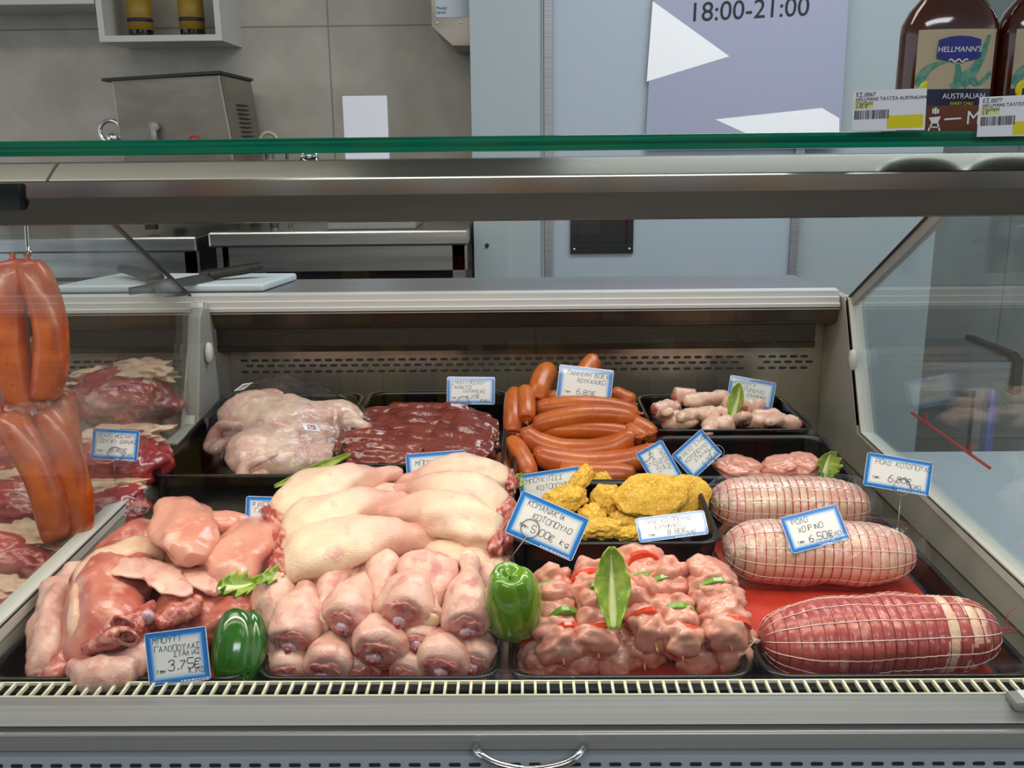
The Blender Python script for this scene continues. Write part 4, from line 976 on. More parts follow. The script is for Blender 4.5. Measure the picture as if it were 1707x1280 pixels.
def leg_quarter(A, B, s, label, roll=0, seed=0, hgt=.62, ends='A', bend=.010):
    """A thigh end (cut), B towards the drumstick"""
    L_ = ln(A, B); h = L_ / 2
    p = [(-h, 0, -.004, s * .45, s * .26), (-h + L_ * .05, 0, -.001, s * .85, s * .5), (-h + L_ * .22, 0, bend, s * 1.05, s * hgt * 1.1), (-h + L_ * .42, 0, bend * 1.3, s * .98, s * hgt * 1.15), (-h + L_ * .62, 0, bend, s * .74, s * hgt),
         (-h + L_ * .8, 0, .0, s * .5, s * .45), (-h + L_ * .93, 0, -.006, s * .34, s * .32), (h, 0, -.01, s * .2, s * .2)]
    o = MO('chicken_leg_quarter', loft(p, 44, 30, s * .15, 22, seed, 3, fold=lambda u, a: .12 * math.sin(a * 2 + seed * 2 + u * 3) * (1 - u) + .05 * math.sin(a * 5 + u * 16 + seed)), M['legskin'], label=label, cat='chicken leg', group='chicken leg quarters heaped in the front tray')
    along(o, A, B, roll)
    V, Fc = lump(s * .32, s * .86, s * .52, .32, 2.0, seed, 4)
    c = MO('cut_meat', xf((V, Fc), T(-h - .002, .0, -.006)), M['cut'], o, label='ragged red cut meat')
    MO('cavity', xf(lump(.009, s * .42, s * .30, .4, 3, seed + 4, 3), T(-h - s * .28, 0, -.006)), M['darkcut'], c)
    V, Fc = loft([(-h + L_ * .03, -s * .6, -.016, .005, .003), (-h + L_ * .12, -s * .86, -.012, .013, .006), (-h + L_ * .35, -s * .96, -.008, .014, .007), (-h + L_ * .55, -s * .8, -.006, .008, .005), (-h + L_ * .64, -s * .65, -.006, .003, .002)], 22, 14, .006, 50, seed, 3)
    MO('skin_fold', (V, Fc), M['legskin'], o)
    return o
def Yf(py):
    """front pile surface: distance for an image row"""
    t = [(1150, .975), (1120, .985), (1050, 1.015), (950, 1.095), (850, 1.205), (790, 1.30), (760, 1.36)]
    for (a, ya), (b, yb) in zip(t, t[1:]):
        if py >= b: return ya + (yb - ya) * (a - py) / (a - b)
    return 1.36
def pf(px, py, dy=0): return P(px, py, Yf(py) + dy)

# ------------------------------------------------------------------ leg quarters
LQ = [((462, 862), (655, 782), .048, 'upper left leg quarter of the heap, its ragged end over the turkey price card', .01, 0, .02),
      ((846, 798), (664, 800), .040, 'topmost right leg quarter of the heap, below the liver tray card', -.02, 2, .05),
      ((838, 850), (664, 812), .046, 'leg quarter with a round bone socket at its right end', .0, 4, .02),
      ((478, 905), (668, 826), .045, 'second leg quarter from the top on the left of the heap', .0, 6, .0),
      ((830, 893), (640, 848), .050, 'leg quarter with loose skin and dark hollow right end, middle of the heap', .0, 8, -.01),
      ((472, 940), (720, 890), .054, 'large leg quarter lying lowest and across the heap, just above the drumsticks', .0, 10, -.01),
      ((838, 945), (660, 925), .036, 'leg quarter mostly hidden under the heap at its lower right', .0, 12, .03),
      ((500, 905), (700, 930), .040, 'leg quarter mostly hidden under the heap at its lower left', .0, 14, .07),
      ((560, 850), (760, 865), .050, 'leg quarter buried in the core of the heap', .0, 16, .09)]
for a, b, s, lb, rl_, sd, dy in LQ:
    A = pf(*a, dy=dy); B = pf(*b, dy=dy - .005)
    ext = (B - A) * .06
    leg_quarter(A, B + ext, s * .80, lb, roll=12 if a[0] < b[0] else -12, seed=sd)
# ------------------------------------------------------------------ drumsticks
DS = [  # thick end, ankle end, half width, label
    ((487, 1072), (519, 948), .031, 'drumstick standing thick end down with pale yellow shank, left of the upper row', -.01),
    ((570, 925), (535, 1042), .030, 'drumstick hanging ankle down, second in the upper row under the large leg quarter', .0),
    ((503, 920), (516, 1010), .028, 'drumstick tucked behind the left one of the upper row', .02),
    ((640, 935), (625, 1020), .028, 'drumstick in the middle of the upper row, half covered by a cut drumstick', .0),
    ((712, 940), (716, 1036), .037, 'broad pimply skinned drumstick pointing down right of the middle', -.005),
    ((776, 1048), (782, 930), .032, 'drumstick standing thick end down beside the right green pepper', -.02),
    ((458, 970), (458, 1115), .030, 'drumstick lying behind the left green pepper', .01),
    ((572, 1040), (612, 955), .029, 'cut drumstick showing its pink end, below the second of the upper row', -.02),
    ((668, 1030), (700, 950), .037, 'largest cut drumstick with bluish bone end in the centre of the pile', -.02),
    ((540, 1122), (552, 1050), .030, 'cut drumstick in the bottom row left of the centre', -.01),
    ((628, 1092), (640, 1030), .034, 'round drumstick end with blue white bone in the bottom row centre', -.01),
    ((738, 1118), (748, 1050), .031, 'drumstick with small red end in the bottom row right of the centre', -.015),
    ((697, 1076), (715, 1030), .024, 'small dark red bone end wedged between the two rows', .0),
    ((786, 1112), (806, 1060), .028, 'drumstick with brownish skin at the bottom right corner by the pepper', .0),
    ((478, 1128), (492, 1070), .026, 'drumstick with red bone end at the bottom left of the pile', .0),
    ((600, 1128), (575, 1070), .026, 'low drumstick with dark red end between two rounder ones', .01),
    ((676, 1130), (700, 1085), .026, 'low drumstick mostly hidden behind the air grille edge', .005),
    ((815, 955), (800, 1010), .024, 'drumstick peeping out behind the right pepper', .03),
    ((620, 1062), (566, 1078), .024, 'yellow ended shank lying crosswise over the bottom row', .01)]
for i, (a, b, s, lb, dy) in enumerate(DS):
    A = pf(*a, dy=dy - .004); B = pf(*b, dy=dy + (.0 if a[1] > b[1] else -.01))
    # cut ends that face the viewer: push the ankle end back
    if i in (7, 8, 10, 12): B = B + Vector((0, .03, .0))
    elif i in (9, 11, 13, 14, 15, 16): B = B + Vector((0, .035, -.005))
    drumstick(A, B, s * .98, lb, roll=i * 37, seed=i * 3 + 1, cut='drumcut')
# ------------------------------------------------------------------ turkey
def lobe(name, pts, m, label, cat, group=None, A=None, seed=0, amp=.006, freq=22, n=36, seg=28, fold=None):
    """pts as (px,py,dY,half width m, half thickness m)"""
    W = [(pf(p[0], p[1], p[2]), p[3], p[4]) for p in pts]
    c = sum((q[0] for q in W), Vector()) / len(W)
    o = MO(name, loft([(q[0].x - c.x, q[0].y - c.y, q[0].z - c.z, q[1], q[2]) for q in W], n, seg, amp, freq, seed, 3, fold=fold), M[m], label=label, cat=cat, group=group)
    o.location = c
    return o
tg = 'raw turkey pieces at the front left'
fd = lambda u, a: .10 * math.sin(3 * a + 9 * u) + .06 * math.sin(5 * a - 14 * u)
t1 = lobe('turkey_thigh', [(205, 1125, .01, .026, .02), (190, 1090, .0, .048, .042), (182, 1035, .005, .050, .044), (185, 975, .02, .050, .040), (225, 935, .04, .036, .030), (280, 928, .05, .022, .020), (296, 930, .055, .010, .010)], 'turkey', 'large raw turkey thigh, pale skin flap and open red bone joint, front left', 'turkey thigh', tg, seed=3, amp=.008, fold=fd)
def patch(par, pts, m, nm, lab=None, seed=0, amp=.004, freq=40, n=26, seg=16):
    W = [(pf(p[0], p[1], p[2]) - par.location, p[3], p[4]) for p in pts]
    return MO(nm, loft([(q[0].x, q[0].y, q[0].z, q[1], q[2]) for q in W], n, seg, amp, freq, seed, 3), M[m], par, label=lab)
patch(t1, [(128, 1085, -.018, .005, .004), (128, 1030, -.02, .010, .012), (135, 975, -.015, .012, .014), (165, 938, -.006, .020, .014), (225, 918, .010, .024, .014), (280, 918, .025, .018, .012), (294, 930, .03, .008, .008)], 'fat', 'skin_rim', 'cream skin along the outer edge', 5, .005)
patch(t1, [(180, 940, -.022, .014, .004), (225, 945, -.026, .028, .005), (262, 955, -.02, .024, .004), (292, 978, -.020, .018, .004), (316, 992, -.018, .006, .003)], 'skin2', 'skin_flap', 'cream skin flap', 7, .007, 55)
patch(t1, [(140, 1082, -.038, .006, .005), (180, 1068, -.046, .014, .012), (215, 1045, -.044, .016, .012), (240, 1020, -.036, .010, .010), (252, 1005, -.03, .004, .004)], 'cut', 'cut_meat', 'red cut meat round the joint', 6, .006)
patch(t1, [(128, 1112, -.032, .010, .010), (160, 1122, -.042, .022, .020), (198, 1116, -.040, .020, .020), (232, 1090, -.03, .014, .014), (245, 1070, -.02, .006, .006)], 'skin2', 'skin_pad', 'pale rounded end', 8, .006)
for qx, qy in ((206, 1038), (214, 1060)):
    c = pf(qx, qy, -.058) - t1.location
    MO('bone_socket', xf(lump(.011, .005, .0075, .3, 3, qx, 3), T(*c)), M['darkcut'], t1)
    MO('bone_rim', xf(tube([((.0115 + .001 * math.sin(t * 2)) * math.cos(t * PI / 9), 0, .0085 * math.sin(t * PI / 9)) for t in range(18)], .0024, 8, True), T(c.x, c.y - .003, c.z) @ RY(20)), M['cut'], t1)
c = pf(246, 1028, -.045) - t1.location
MO('cartilage_knob', xf(lump(.008, .006, .009, .2, 2, 2, 3), T(*c)), M['bone'], t1)
t2 = lobe('turkey_thigh', [(80, 1130, .0, .018, .014), (84, 1090, .01, .026, .024), (95, 1030, .03, .028, .026), (115, 985, .05, .028, .024), (150, 950, .07, .022, .018), (180, 935, .09, .01, .01)], 'skin2', 'turkey thigh with ribbed pale skin lying furthest left in the front tray', 'turkey thigh', tg, seed=13, amp=.008, freq=34, fold=fd)
patch(t2, [(70, 1130, -.015, .008, .006), (95, 1115, -.02, .018, .012), (115, 1085, -.015, .012, .010), (120, 1050, -.01, .004, .004)], 'turkey', 'red_meat', 'dark red meat below the skin', 10, .006)
tt = lobe('turkey_thigh', [(250, 1068, .03, .015, .015), (285, 1040, .02, .036, .030), (325, 1005, .03, .042, .034), (352, 975, .04, .034, .026), (368, 960, .05, .012, .010)], 'turkey', 'second turkey thigh behind the price card with bright red torn meat', 'turkey thigh', tg, seed=23, amp=.009, freq=34, fold=fd)
patch(tt, [(250, 1040, -.02, .008, .006), (280, 1030, -.024, .018, .012), (312, 1018, -.02, .016, .012), (335, 1000, -.01, .006, .006)], 'cut', 'torn_meat', 'bright red torn meat', 9, .007, 60)
patch(tt, [(300, 945, .01, .010, .004), (330, 955, .002, .024, .006), (350, 975, -.008, .016, .005), (362, 990, -.01, .004, .003)], 'skin2', 'skin_flap', 'pale skin strip', 15, .004)
lobe('turkey_thigh', [(335, 1062, .0, .012, .012), (365, 1045, .01, .024, .020), (395, 1020, .02, .024, .018), (425, 1000, .03, .010, .01)], 'turkey', 'small reddish turkey piece just above the left green pepper', 'turkey thigh', tg, seed=31, amp=.008, freq=40, fold=fd)
lobe('turkey_fillet', [(270, 845, .02, .012, .010), (295, 855, .0, .036, .020), (308, 880, -.02, .040, .022), (318, 910, -.03, .032, .020), (322, 935, -.03, .014, .010)], 'flesh', 'pink turkey fillet folded over on top of the left heap', 'turkey fillet', tg, seed=41, amp=.005, fold=fd)
lobe('turkey_fillet', [(345, 868, .02, .018, .012), (375, 872, .02, .026, .018), (402, 868, .02, .014, .010), (414, 872, .02, .005, .004)], 'flesh', 'small turkey fillet lobe resting against its price card', 'turkey fillet', tg, seed=43, amp=.004)
lobe('turkey_fillet', [(455, 875, .06, .02, .015), (430, 900, .03, .044, .026), (402, 925, .01, .050, .032), (375, 955, .0, .040, .026), (358, 972, .0, .014, .012)], 'flesh', 'broad smooth turkey fillet between the heap top and the leg quarters', 'turkey fillet', tg, seed=47, amp=.006, freq=14, fold=fd)
lobe('turkey_fillet', [(165, 925, .06, .012, .01), (205, 905, .06, .028, .018), (250, 890, .06, .032, .020), (290, 875, .07, .02, .014)], 'turkey', 'dark pink turkey strip lying behind at the left of the heap', 'turkey fillet', tg, seed=53, amp=.006, fold=fd)
lobe('turkey_fillet', [(230, 975, .09, .02, .02), (300, 965, .08, .045, .04), (400, 970, .08, .045, .04), (450, 1000, .07, .03, .03)], 'flesh', 'turkey fillet forming the hidden base of the left heap', 'turkey fillet', tg, seed=59, amp=.005)

# ------------------------------------------------------------------ green peppers
def bell(px, py, Y, sx, sz, tiltm, label, m='pepper', seed=0, yaw=0):
    d_ = dep(px, py, Y); rx = sx * d_ / F; rz = sz * d_ / F
    V = []; Fc = []; n, sg = 34, 56; rnd = random.Random(seed); ph = rnd.uniform(0, 6)
    for i in range(n + 1):
        t = i / n; z = math.cos(PI * t)
        prof = (math.sin(PI * t) ** .62) * (1.0 - .10 * t)
        for k in range(sg):
            a = 2 * PI * k / sg
            lob = 1 - .17 * (abs(math.sin(1.5 * a + ph)) ** .5 < .6) * (0) - .15 * (1 - abs(math.sin(1.5 * a + ph))) ** 2.2
            e = 1 - abs(z) ** 3
            r = rx * prof * lob * (1 + .05 * math.sin(a + 2 * t))
            dz = -rz * .22 * (1 if t < .2 else 0) * (1 - math.sin(PI * t) ** .5) if False else 0
            zz = rz * (z - .22 * math.exp(-(math.sin(PI * t) / .28) ** 2) * z + .05 * math.cos(3 * a + 2 * ph) * (1 - e))
            V.append(Vector((r * math.cos(a), r * .92 * math.sin(a), zz)))
    for i in range(n):
        for k in range(sg):
            l = (k + 1) % sg; Fc.append((i * sg + k, i * sg + l, (i + 1) * sg + l, (i + 1) * sg + k))
    o = MO('green_pepper', (V, Fc), M[m], label=label, cat='pepper', group='green peppers decorating the front trays')
    o.matrix_world = Matrix.Translation(P(px, py, Y)) @ RZ(yaw) @ tiltm
    MO('stem', tube([(0, 0, rz * .74), (.001, 0, rz * .84), (.004, 0, rz * .98)], [.006, .0035, .0045], 10), M['greenpepper'], o)
    return o
bell(396, 1078, .985, 50, 66, RX(148) @ RZ(20), 'dark green bell pepper standing at the front left beside the turkey price card', 'pepperdark', 2)
bell(853, 1004, 1.01, 52, 76, RX(200) @ RY(3), 'bright green bell pepper between the drumsticks and the skewers', 'pepper', 4)

# ------------------------------------------------------------------ skewers
def chunk(seed, r, par, m='flesh'):
    rnd = random.Random(seed)
    v = lump(r * .62, r * rnd.uniform(.95, 1.15), r * rnd.uniform(.82, 1.0), .34, 1.3, seed, 4, 2.6, 3)
    return v
def skewer(A, B, label, seed, r=.024, veg='rgr', tip=.012, n=None):
    rnd = random.Random(seed); L_ = ln(A, B)
    o = MO('chicken_skewer', tube([(-L_ / 2 - tip, 0, 0), (-L_ / 2 - tip + .005, 0, 0), (L_ / 2 - .01, 0, 0), (L_ / 2 + .008, 0, 0)], [.0006, .0016, .0016, .0014], 10), M['wood'], label=label, cat='skewer', group='raw chicken and pepper skewers')
    along(o, A, B, 0)
    n = n or max(3, int(round(L_ / .040))); st = L_ / n
    for i in range(n):
        x = -L_ / 2 + st * (i + .5)
        c = MO('meat_cube', xf(chunk(seed * 10 + i, r, o), T(x, rnd.uniform(-.004, .004), rnd.uniform(-.003, .003)) @ RX(rnd.uniform(0, 360)) @ Matrix.Diagonal((st / (r * 1.15) if st > r * 1.15 else 1.02, 1, 1, 1))), M['flesh'], o)
        if i < n - 1 and i < len(veg) and veg[i] != '-':
            xx = x + st / 2; V = []; w_ = r * .98; a0 = rnd.uniform(-50, 50)
            pc_ = prism([(w_ * 1.12 * math.sin(q_) * .95, w_ * 1.10 * math.cos(q_)) for q_ in (-.75, -.35, 0, .35, .7)] + [(w_ * .7, -w_ * .1), (-w_ * .6, -w_ * .2)], -.0036, .0036, 'X')
            q = MO('pepper_piece', xf(pc_, T(xx, 0, .001) @ RX(a0) @ RY(rnd.uniform(-18, 18))), M['redpepper'] if veg[i] == 'r' else M['greenpepper'], o, smooth=False, label='red pepper piece' if veg[i] == 'r' else 'green pepper piece')
            bevel(q, .0012, 2)
    return o
SK = [((938, 1092), (917, 962), .026, 'rg-g', 'skewer with its tip above the air grille, leftmost of the upper layer'),
      ((997, 1082), (985, 950), .027, 'r-gr', 'second skewer of the upper layer from the left, red pepper edge under a big cube'),
      ((1093, 1072), (1062, 925), .027, 'r-gr', 'skewer whose back end rises highest toward the breaded tray'),
      ((1136, 1085), (1108, 950), .025, 'rg-g', 'skewer in the upper layer with orange red pepper strip right of the centre'),
      ((1216, 1070), (1176, 950), .029, 'r-gg', 'rightmost skewer of the upper layer with a broad red pepper strip'),
      ((905, 1122), (893, 1010), .025, 'rr', 'skewer at the left corner of the lower layer'),
      ((962, 1122), (955, 1010), .024, '-r', 'second skewer of the lower layer touching the air grille'),
      ((1027, 1124), (1030, 1010), .024, '-r', 'skewer in the middle of the lower layer'),
      ((1074, 1105), (1062, 1010), .024, 'r-', 'skewer with a long bare tip under the highest rising one'),
      ((1160, 1120), (1140, 1010), .024, '--', 'lower layer skewer right of the centre with no pepper showing'),
      ((1232, 1118), (1205, 1020), .025, '--', 'skewer at the right corner of the lower layer'),
      ((1030, 1000), (1022, 950), .024, 'g-', 'short skewer end right behind the lettuce heart'),
      ((1050, 1010), (1082, 975), .022, '-', 'inner skewer seen between the lettuce heart and the centre')]
for i, (a, b, r, vg, lb) in enumerate(SK):
    low = 5 <= i <= 10
    dy = .012 if low else -.012
    A = pf(*a, dy=dy); B = pf(*b, dy=dy + (.02 if low else .0))
    skewer(A, B, lb, 5 + i, r, vg, tip=.012 if not low else .010, n=(5 if not low and i < 5 else 3 if low else 2))
# ------------------------------------------------------------------ lettuce
def leaf(px0, py0, Y0, px1, py1, Y1, wd, label, roll=0, seed=0, curl=.35, ruffle=.12, cat='lettuce leaf', m='lettuce', rib=True):
    A = P(px0, py0, Y0); B = P(px1, py1, Y1); L_ = ln(A, B); n, sg = 22, 12; V = []; Fc = []
    for i in range(n + 1):
        t = i / n; w_ = wd * (math.sin(PI * min(1, .12 + .86 * t)) ** .7) * (.55 + .45 * min(1, t * 2))
        for k in range(sg + 1):
            u = 2 * k / sg - 1
            rf = ruffle * wd * abs(u) ** 3 * math.sin(t * 26 + seed + u * 3)
            V.append(Vector(((t - .5) * L_ + rf * .5, u * w_, curl * wd * u * u + rf + .10 * L_ * (4 * (t - .5) ** 2) * curl)))
    for i in range(n):
        for k in range(sg): a = i * (sg + 1) + k; Fc.append((a, a + 1, a + sg + 2, a + sg + 1))
    o = MO('lettuce_leaf', (V, Fc), M[m], label=label, cat=cat, group='lettuce leaves used as garnish')
    md = o.modifiers.new('thickness', 'SOLIDIFY'); md.thickness = .0012; md.offset = 0
    along(o, A, B, roll)
    if rib:
        MO('leaf_rib', loft([(-L_ * .5, 0, .10 * L_ * curl, .006, .003), (-L_ * .2, 0, .001, .005, .0028), (L_ * .15, 0, .0, .003, .002), (L_ * .4, 0, .003, .001, .001)], 18, 10), M['rib'], o)
    return o
h1 = leaf(1022, 1048, .985, 1018, 912, 1.03, .021, 'upright lettuce heart with pale stalk stuck between the skewers', roll=0, seed=1, curl=.55, ruffle=.10)
leaf(362, 985, 1.00, 425, 975, 1.03, .017, 'crumpled lettuce leaf between the turkey and the left drumsticks', roll=30, seed=4, curl=.4, ruffle=.4)
leaf(425, 975, 1.04, 480, 950, 1.08, .010, 'small piece of lettuce tucked under the leg quarter at the left', roll=30, seed=6, curl=.4, ruffle=.4, rib=False)
leaf(1222, 700, 1.70, 1236, 640, 1.72, .016, 'narrow light green leaf standing in the chicken wings', roll=0, seed=8, curl=.5, ruffle=.06)
leaf(1372, 795, 1.45, 1384, 752, 1.46, .020, 'curled lettuce leaf beside the last chicken breast', roll=0, seed=9, curl=.6, ruffle=.3)
leaf(458, 812, 1.37, 585, 757, 1.40, .008, 'thin yellow green leaf behind the top left leg quarter', roll=60, seed=12, curl=.3, ruffle=.05, rib=False)
leaf(855, 812, 1.33, 868, 794, 1.36, .010, 'tiny lettuce tip behind the right end of the leg quarters', roll=60, seed=14, curl=.3, ruffle=.4, rib=False)
leaf(862, 1052, 1.02, 898, 1046, 1.03, .008, 'small dark green leaf strip right of the bright green pepper', roll=40, seed=15, curl=.3, ruffle=.1, rib=False)
leaf(170, 1140, .955, 250, 1118, .97, .007, 'parsley sprig on the tray floor left of the front price card', roll=20, seed=16, curl=.2, ruffle=.6, m='greenpepper', rib=False)
# ------------------------------------------------------------------ netted rolls
def roll(A, B, rad, m, nm_net, label, nr, nl, red, white, seed=0, dep_=.05, tap=.30, sq=.92):
    L_ = ln(A, B); n = nr * 5; sg = nl * 5; V = []; Fc = []
    def rad_at(t):
        e = abs(2 * t - 1); return rad * max(.0, (1 - e ** (1 / tap * 1.1 if tap else 4))) ** .5
    def pt(t, a, off=0):
        g1 = abs(math.sin(PI * t * nr)) ** .55; g2 = abs(math.sin(a * nl / 2)) ** .55
        r = rad_at(t) * (1 - dep_ + dep_ * g1 * (.6 + .4 * g2)) + off
        x = (t - .5) * L_; p = Vector((x, r * math.cos(a), r * sq * math.sin(a)))
        k = fbm(p, 14, seed, 2) * rad * .10; p.y += k * math.cos(a); p.z += k * math.sin(a)
        return p
    for i in range(n + 1):
        t = .004 + .992 * i / n
        for k in range(sg): V.append(pt(t, 2 * PI * k / sg))
    for i in range(n):
        for k in range(sg):
            l = (k + 1) % sg; Fc.append((i * sg + k, i * sg + l, (i + 1) * sg + l, (i + 1) * sg + k))
    Fc.append(tuple(range(sg))[::-1]); Fc.append(tuple(n * sg + k for k in range(sg)))
    o = MO(nm_net, (V, Fc), M[m], label=label, cat='rolled meat', group='netted meat rolls in the right tray')
    along(o, A, B, 0)
    rings = [tube([pt(i / nr, 2 * PI * k / 40, .0003) for k in range(40)], .0012, 5, True) for i in range(1, nr)]
    MO('net_ring', join(*rings), M[red], o, label='red crosswise net threads')
    ls = [tube([pt(.01 + .98 * i / (nr * 2), 2 * PI * j / nl, .0006) for i in range(nr * 2 + 1)], .0007, 5) for j in range(nl)]
    MO('net_thread', join(*ls), M[white], o, label='pale lengthwise net threads')
    return o, L_
big, L_ = roll(P(1266, 1068, 1.015), P(1664, 1052, 1.02), .0535, 'rollred', 'netted_roll', 'dark red netted meat roll at the front right, unwrapped', 22, 14, 'netdark', 'netwhite', 3, .06)
kn = []; rnd = random.Random(8)
for k in range(16):
    a = rnd.uniform(0, 6.28); kn.append(tube([(-L_ / 2 + .004, 0, 0), (-L_ / 2 - .008, .004 * math.cos(a), .004 * math.sin(a)), (-L_ / 2 - rnd.uniform(.012, .02), .013 * math.cos(a), .012 * math.sin(a) - .003)], .0006, 5))
MO('net_knot', join(*kn), M['netwhite'], big, label='frayed white and blue end of the net')
MO('net_string', join(tube(crom([(L_ / 2 - .004, 0, 0), (L_ / 2 + .010, -.004, .004), (L_ / 2 + .008, .0, .020), (L_ / 2 + .018, 0, .030)], 16), .0006, 5), tube(crom([(L_ / 2 - .004, 0, 0), (L_ / 2 + .012, -.004, .006), (L_ / 2 + .02, -.004, .001), (L_ / 2 + .002, 0, -.002)], 16), .0006, 5)), M['netred'], big, label='loose red string')
big.data.materials.append(M['fat'])
for p_ in big.data.polygons:
    c_ = p_.center; u_ = c_.x / L_ + .04 * noise.noise(c_ * 18)
    if (.205 < u_ < .245) or (.29 < u_ < .40 and noise.noise(c_ * 34 + Vector((3, 1, 2))) > -.02): p_.material_index = 1
def film(par, vf, nm='cling_film', seed=0, amp=.003):
    V = [v + v.normalized() * (fbm(v, 26, seed, 3) * amp) for v in vf[0]]
    return MO(nm, (V, vf[1]), M['film'], par, label='clear wrinkled cling film')
for (a, b, rad, lb, sd, Y) in (((1203, 916), (1524, 925), .049, 'netted pale roll wrapped in film carrying the price card, middle of the right tray', 5, 1.235), ((1182, 838), (1448, 842), .046, 'netted pale roll wrapped in film at the back of the right tray', 7, 1.40)):
    o, L2 = roll(P(a[0], a[1], Y), P(b[0], b[1], Y), rad, 'rollpink', 'netted_roll', lb, 21, 12, 'netred', 'netwhite', sd, .06, .26)
    v = loft([(-L2 / 2 - .012, 0, 0, .008, .006), (-L2 / 2 + .002, 0, 0, rad * .7, rad * .65), (-L2 / 2 + .03, 0, 0, rad * 1.05, rad), (0, 0, 0, rad * 1.08, rad * 1.02), (L2 / 2 - .03, 0, 0, rad * 1.05, rad), (L2 / 2 - .002, 0, -.004, rad * .75, rad * .65), (L2 / 2 + .012, .004, -.008, .012, .012)], 40, 30)
    film(o, v, seed=sd)
    MO('film_twist', lump(.014, .018, .014, .6, 3, sd, 4), M['film'], o, label='bunched end of the cling film').location = (-L2 / 2 + .012, -.028, .018)

# ------------------------------------------------------------------ breaded chicken
def Yn(py): return 1.27 + (905 - py) / 105 * .16
def breaded(px, py, rx, rz, label, seed, th=.5, roll_=0, nm='chicken_nugget', dY=0, amp=.26, freq=1.8, tilt=55, cat='nugget'):
    Y = Yn(py) + dY; d_ = dep(px, py, Y); a = rx * d_ / F; b = rz * d_ / F
    v, f = lump(a, b, min(a, b) * th, amp, freq, seed, 5, 2.2, 2)
    v = [p + p.normalized() * (.0013 * noise.noise(p * 330) + .0006 * noise.noise(p * 900)) for p in v]
    o = MO(nm, (v, f), M['bread'], label=label, cat=cat, group='yellow breaded chicken in the middle tray')
    o.matrix_world = Matrix.Translation(P(px, py, Y)) @ RX(tilt) @ RZ(roll_)
    return o
breaded(1086, 826, 62, 36, 'large yellow breaded schnitzel on top beside its price card', 3, .34, 5, 'breaded_schnitzel', -.045, .16, 2.0, cat='schnitzel')
breaded(1146, 825, 38, 34, 'second yellow breaded schnitzel leaning at the right tray wall', 5, .3, 0, 'breaded_schnitzel', -.015, .12, 2.0, cat='schnitzel')
NG = [(940, 832, 38, 22, 'oval nugget at the left of the breaded heap beside the half hidden card', -14, -.045), (968, 800, 28, 14, 'thin pointed nugget standing up highest at the back', -50, -.05), (1008, 832, 24, 25, 'rounded nugget in the centre of the heap', 20, -.02),
      (988, 862, 24, 20, 'nugget below the central one', 50, -.01), (1000, 880, 36, 18, 'long knobbly nugget at the front rim of the tray', 3, -.03), (975, 884, 22, 14, 'nugget behind the large tilted price card', 0, -.03),
      (1040, 872, 26, 20, 'shaded nugget under the large schnitzel', 30, .02), (1046, 890, 24, 12, 'small nugget left of the middle tray card', 0, -.02), (1006, 802, 16, 14, 'small nugget tip behind the central one', 60, .03),
      (930, 870, 24, 18, 'nugget mostly behind the large tilted card', 0, .02), (1085, 868, 34, 22, 'nugget hidden behind the middle tray card', 0, .03), (1148, 862, 28, 20, 'nugget at the right rim under the second schnitzel', 0, .03)]
for i, (px, py, rx, rz, lb, rl_, dy) in enumerate(NG): breaded(px, py, rx * 1.0, rz * 1.0, lb, 20 + i * 3, .8, -rl_, dY=dy)

# ------------------------------------------------------------------ sausages in the tray
def Ys_(py): return 1.53 + (790 - py) / 190 * .27
sg_ = 'orange sausages heaped in the back row'
SS = [((890, 768), (1100, 762), .0225, -.02, 'thickest sausage across the front of the heap', 0), ((868, 738), (1058, 742), .0215, -.028, 'curved sausage second from the front of the heap', .0),
      ((886, 705), (1060, 692), .019, .012, 'straight sausage lying in the middle of the heap', -.005), ((890, 678), (1066, 684), .0185, .012, 'sausage right under the card on the heap', .005),
      ((898, 716), (1062, 722), .017, .006, 'sausage sandwiched between the middle ones', .015), ((1040, 700), (1092, 728), .018, .006, 'short sausage end sticking out at the right of the heap', .02), ((1046, 715), (1074, 735), .017, .003, 'small sausage end below the short one at the right', .01),
      ((858, 650), (854, 722), .018, .012, 'upright bent sausage at the left edge of the heap', .01), ((876, 648), (878, 700), .0175, .004, 'short dark sausage leaning at the upper left', -.01),
      ((852, 735), (884, 795), .019, .010, 'sausage hanging down at the front left corner', -.005), ((838, 760), (842, 795), .016, .0, 'sausage end peeping out at the far left by the liver tray', .02),
      ((915, 612), (892, 668), .021, .010, 'large bent sausage rising behind the card at the left', .0), ((992, 600), (952, 640), .020, -.010, 'sausage curving up highest behind the card', .03),
      ((930, 790), (1060, 792), .020, .0, 'sausage at the bottom front mostly behind the nuggets', .0), ((1020, 655), (1056, 672), .017, .0, 'sausage end right of the card', .02),
      ((900, 668), (1010, 660), .018, .0, 'sausage behind the card base', .03), ((900, 745), (1080, 735), .024, .0, 'sausage inside the heap under the curved one', .06), ((880, 775), (1000, 700), .024, .0, 'sausage deep in the heap', .07)]
for i, (a, b, r, bd, lb, dy) in enumerate(SS):
    sausage(P(a[0], a[1], Ys_(a[1]) + dy), P(b[0], b[1], Ys_(b[1]) + dy), r, bd, 'sausage', lb, sg_, seed=i, plane='z')
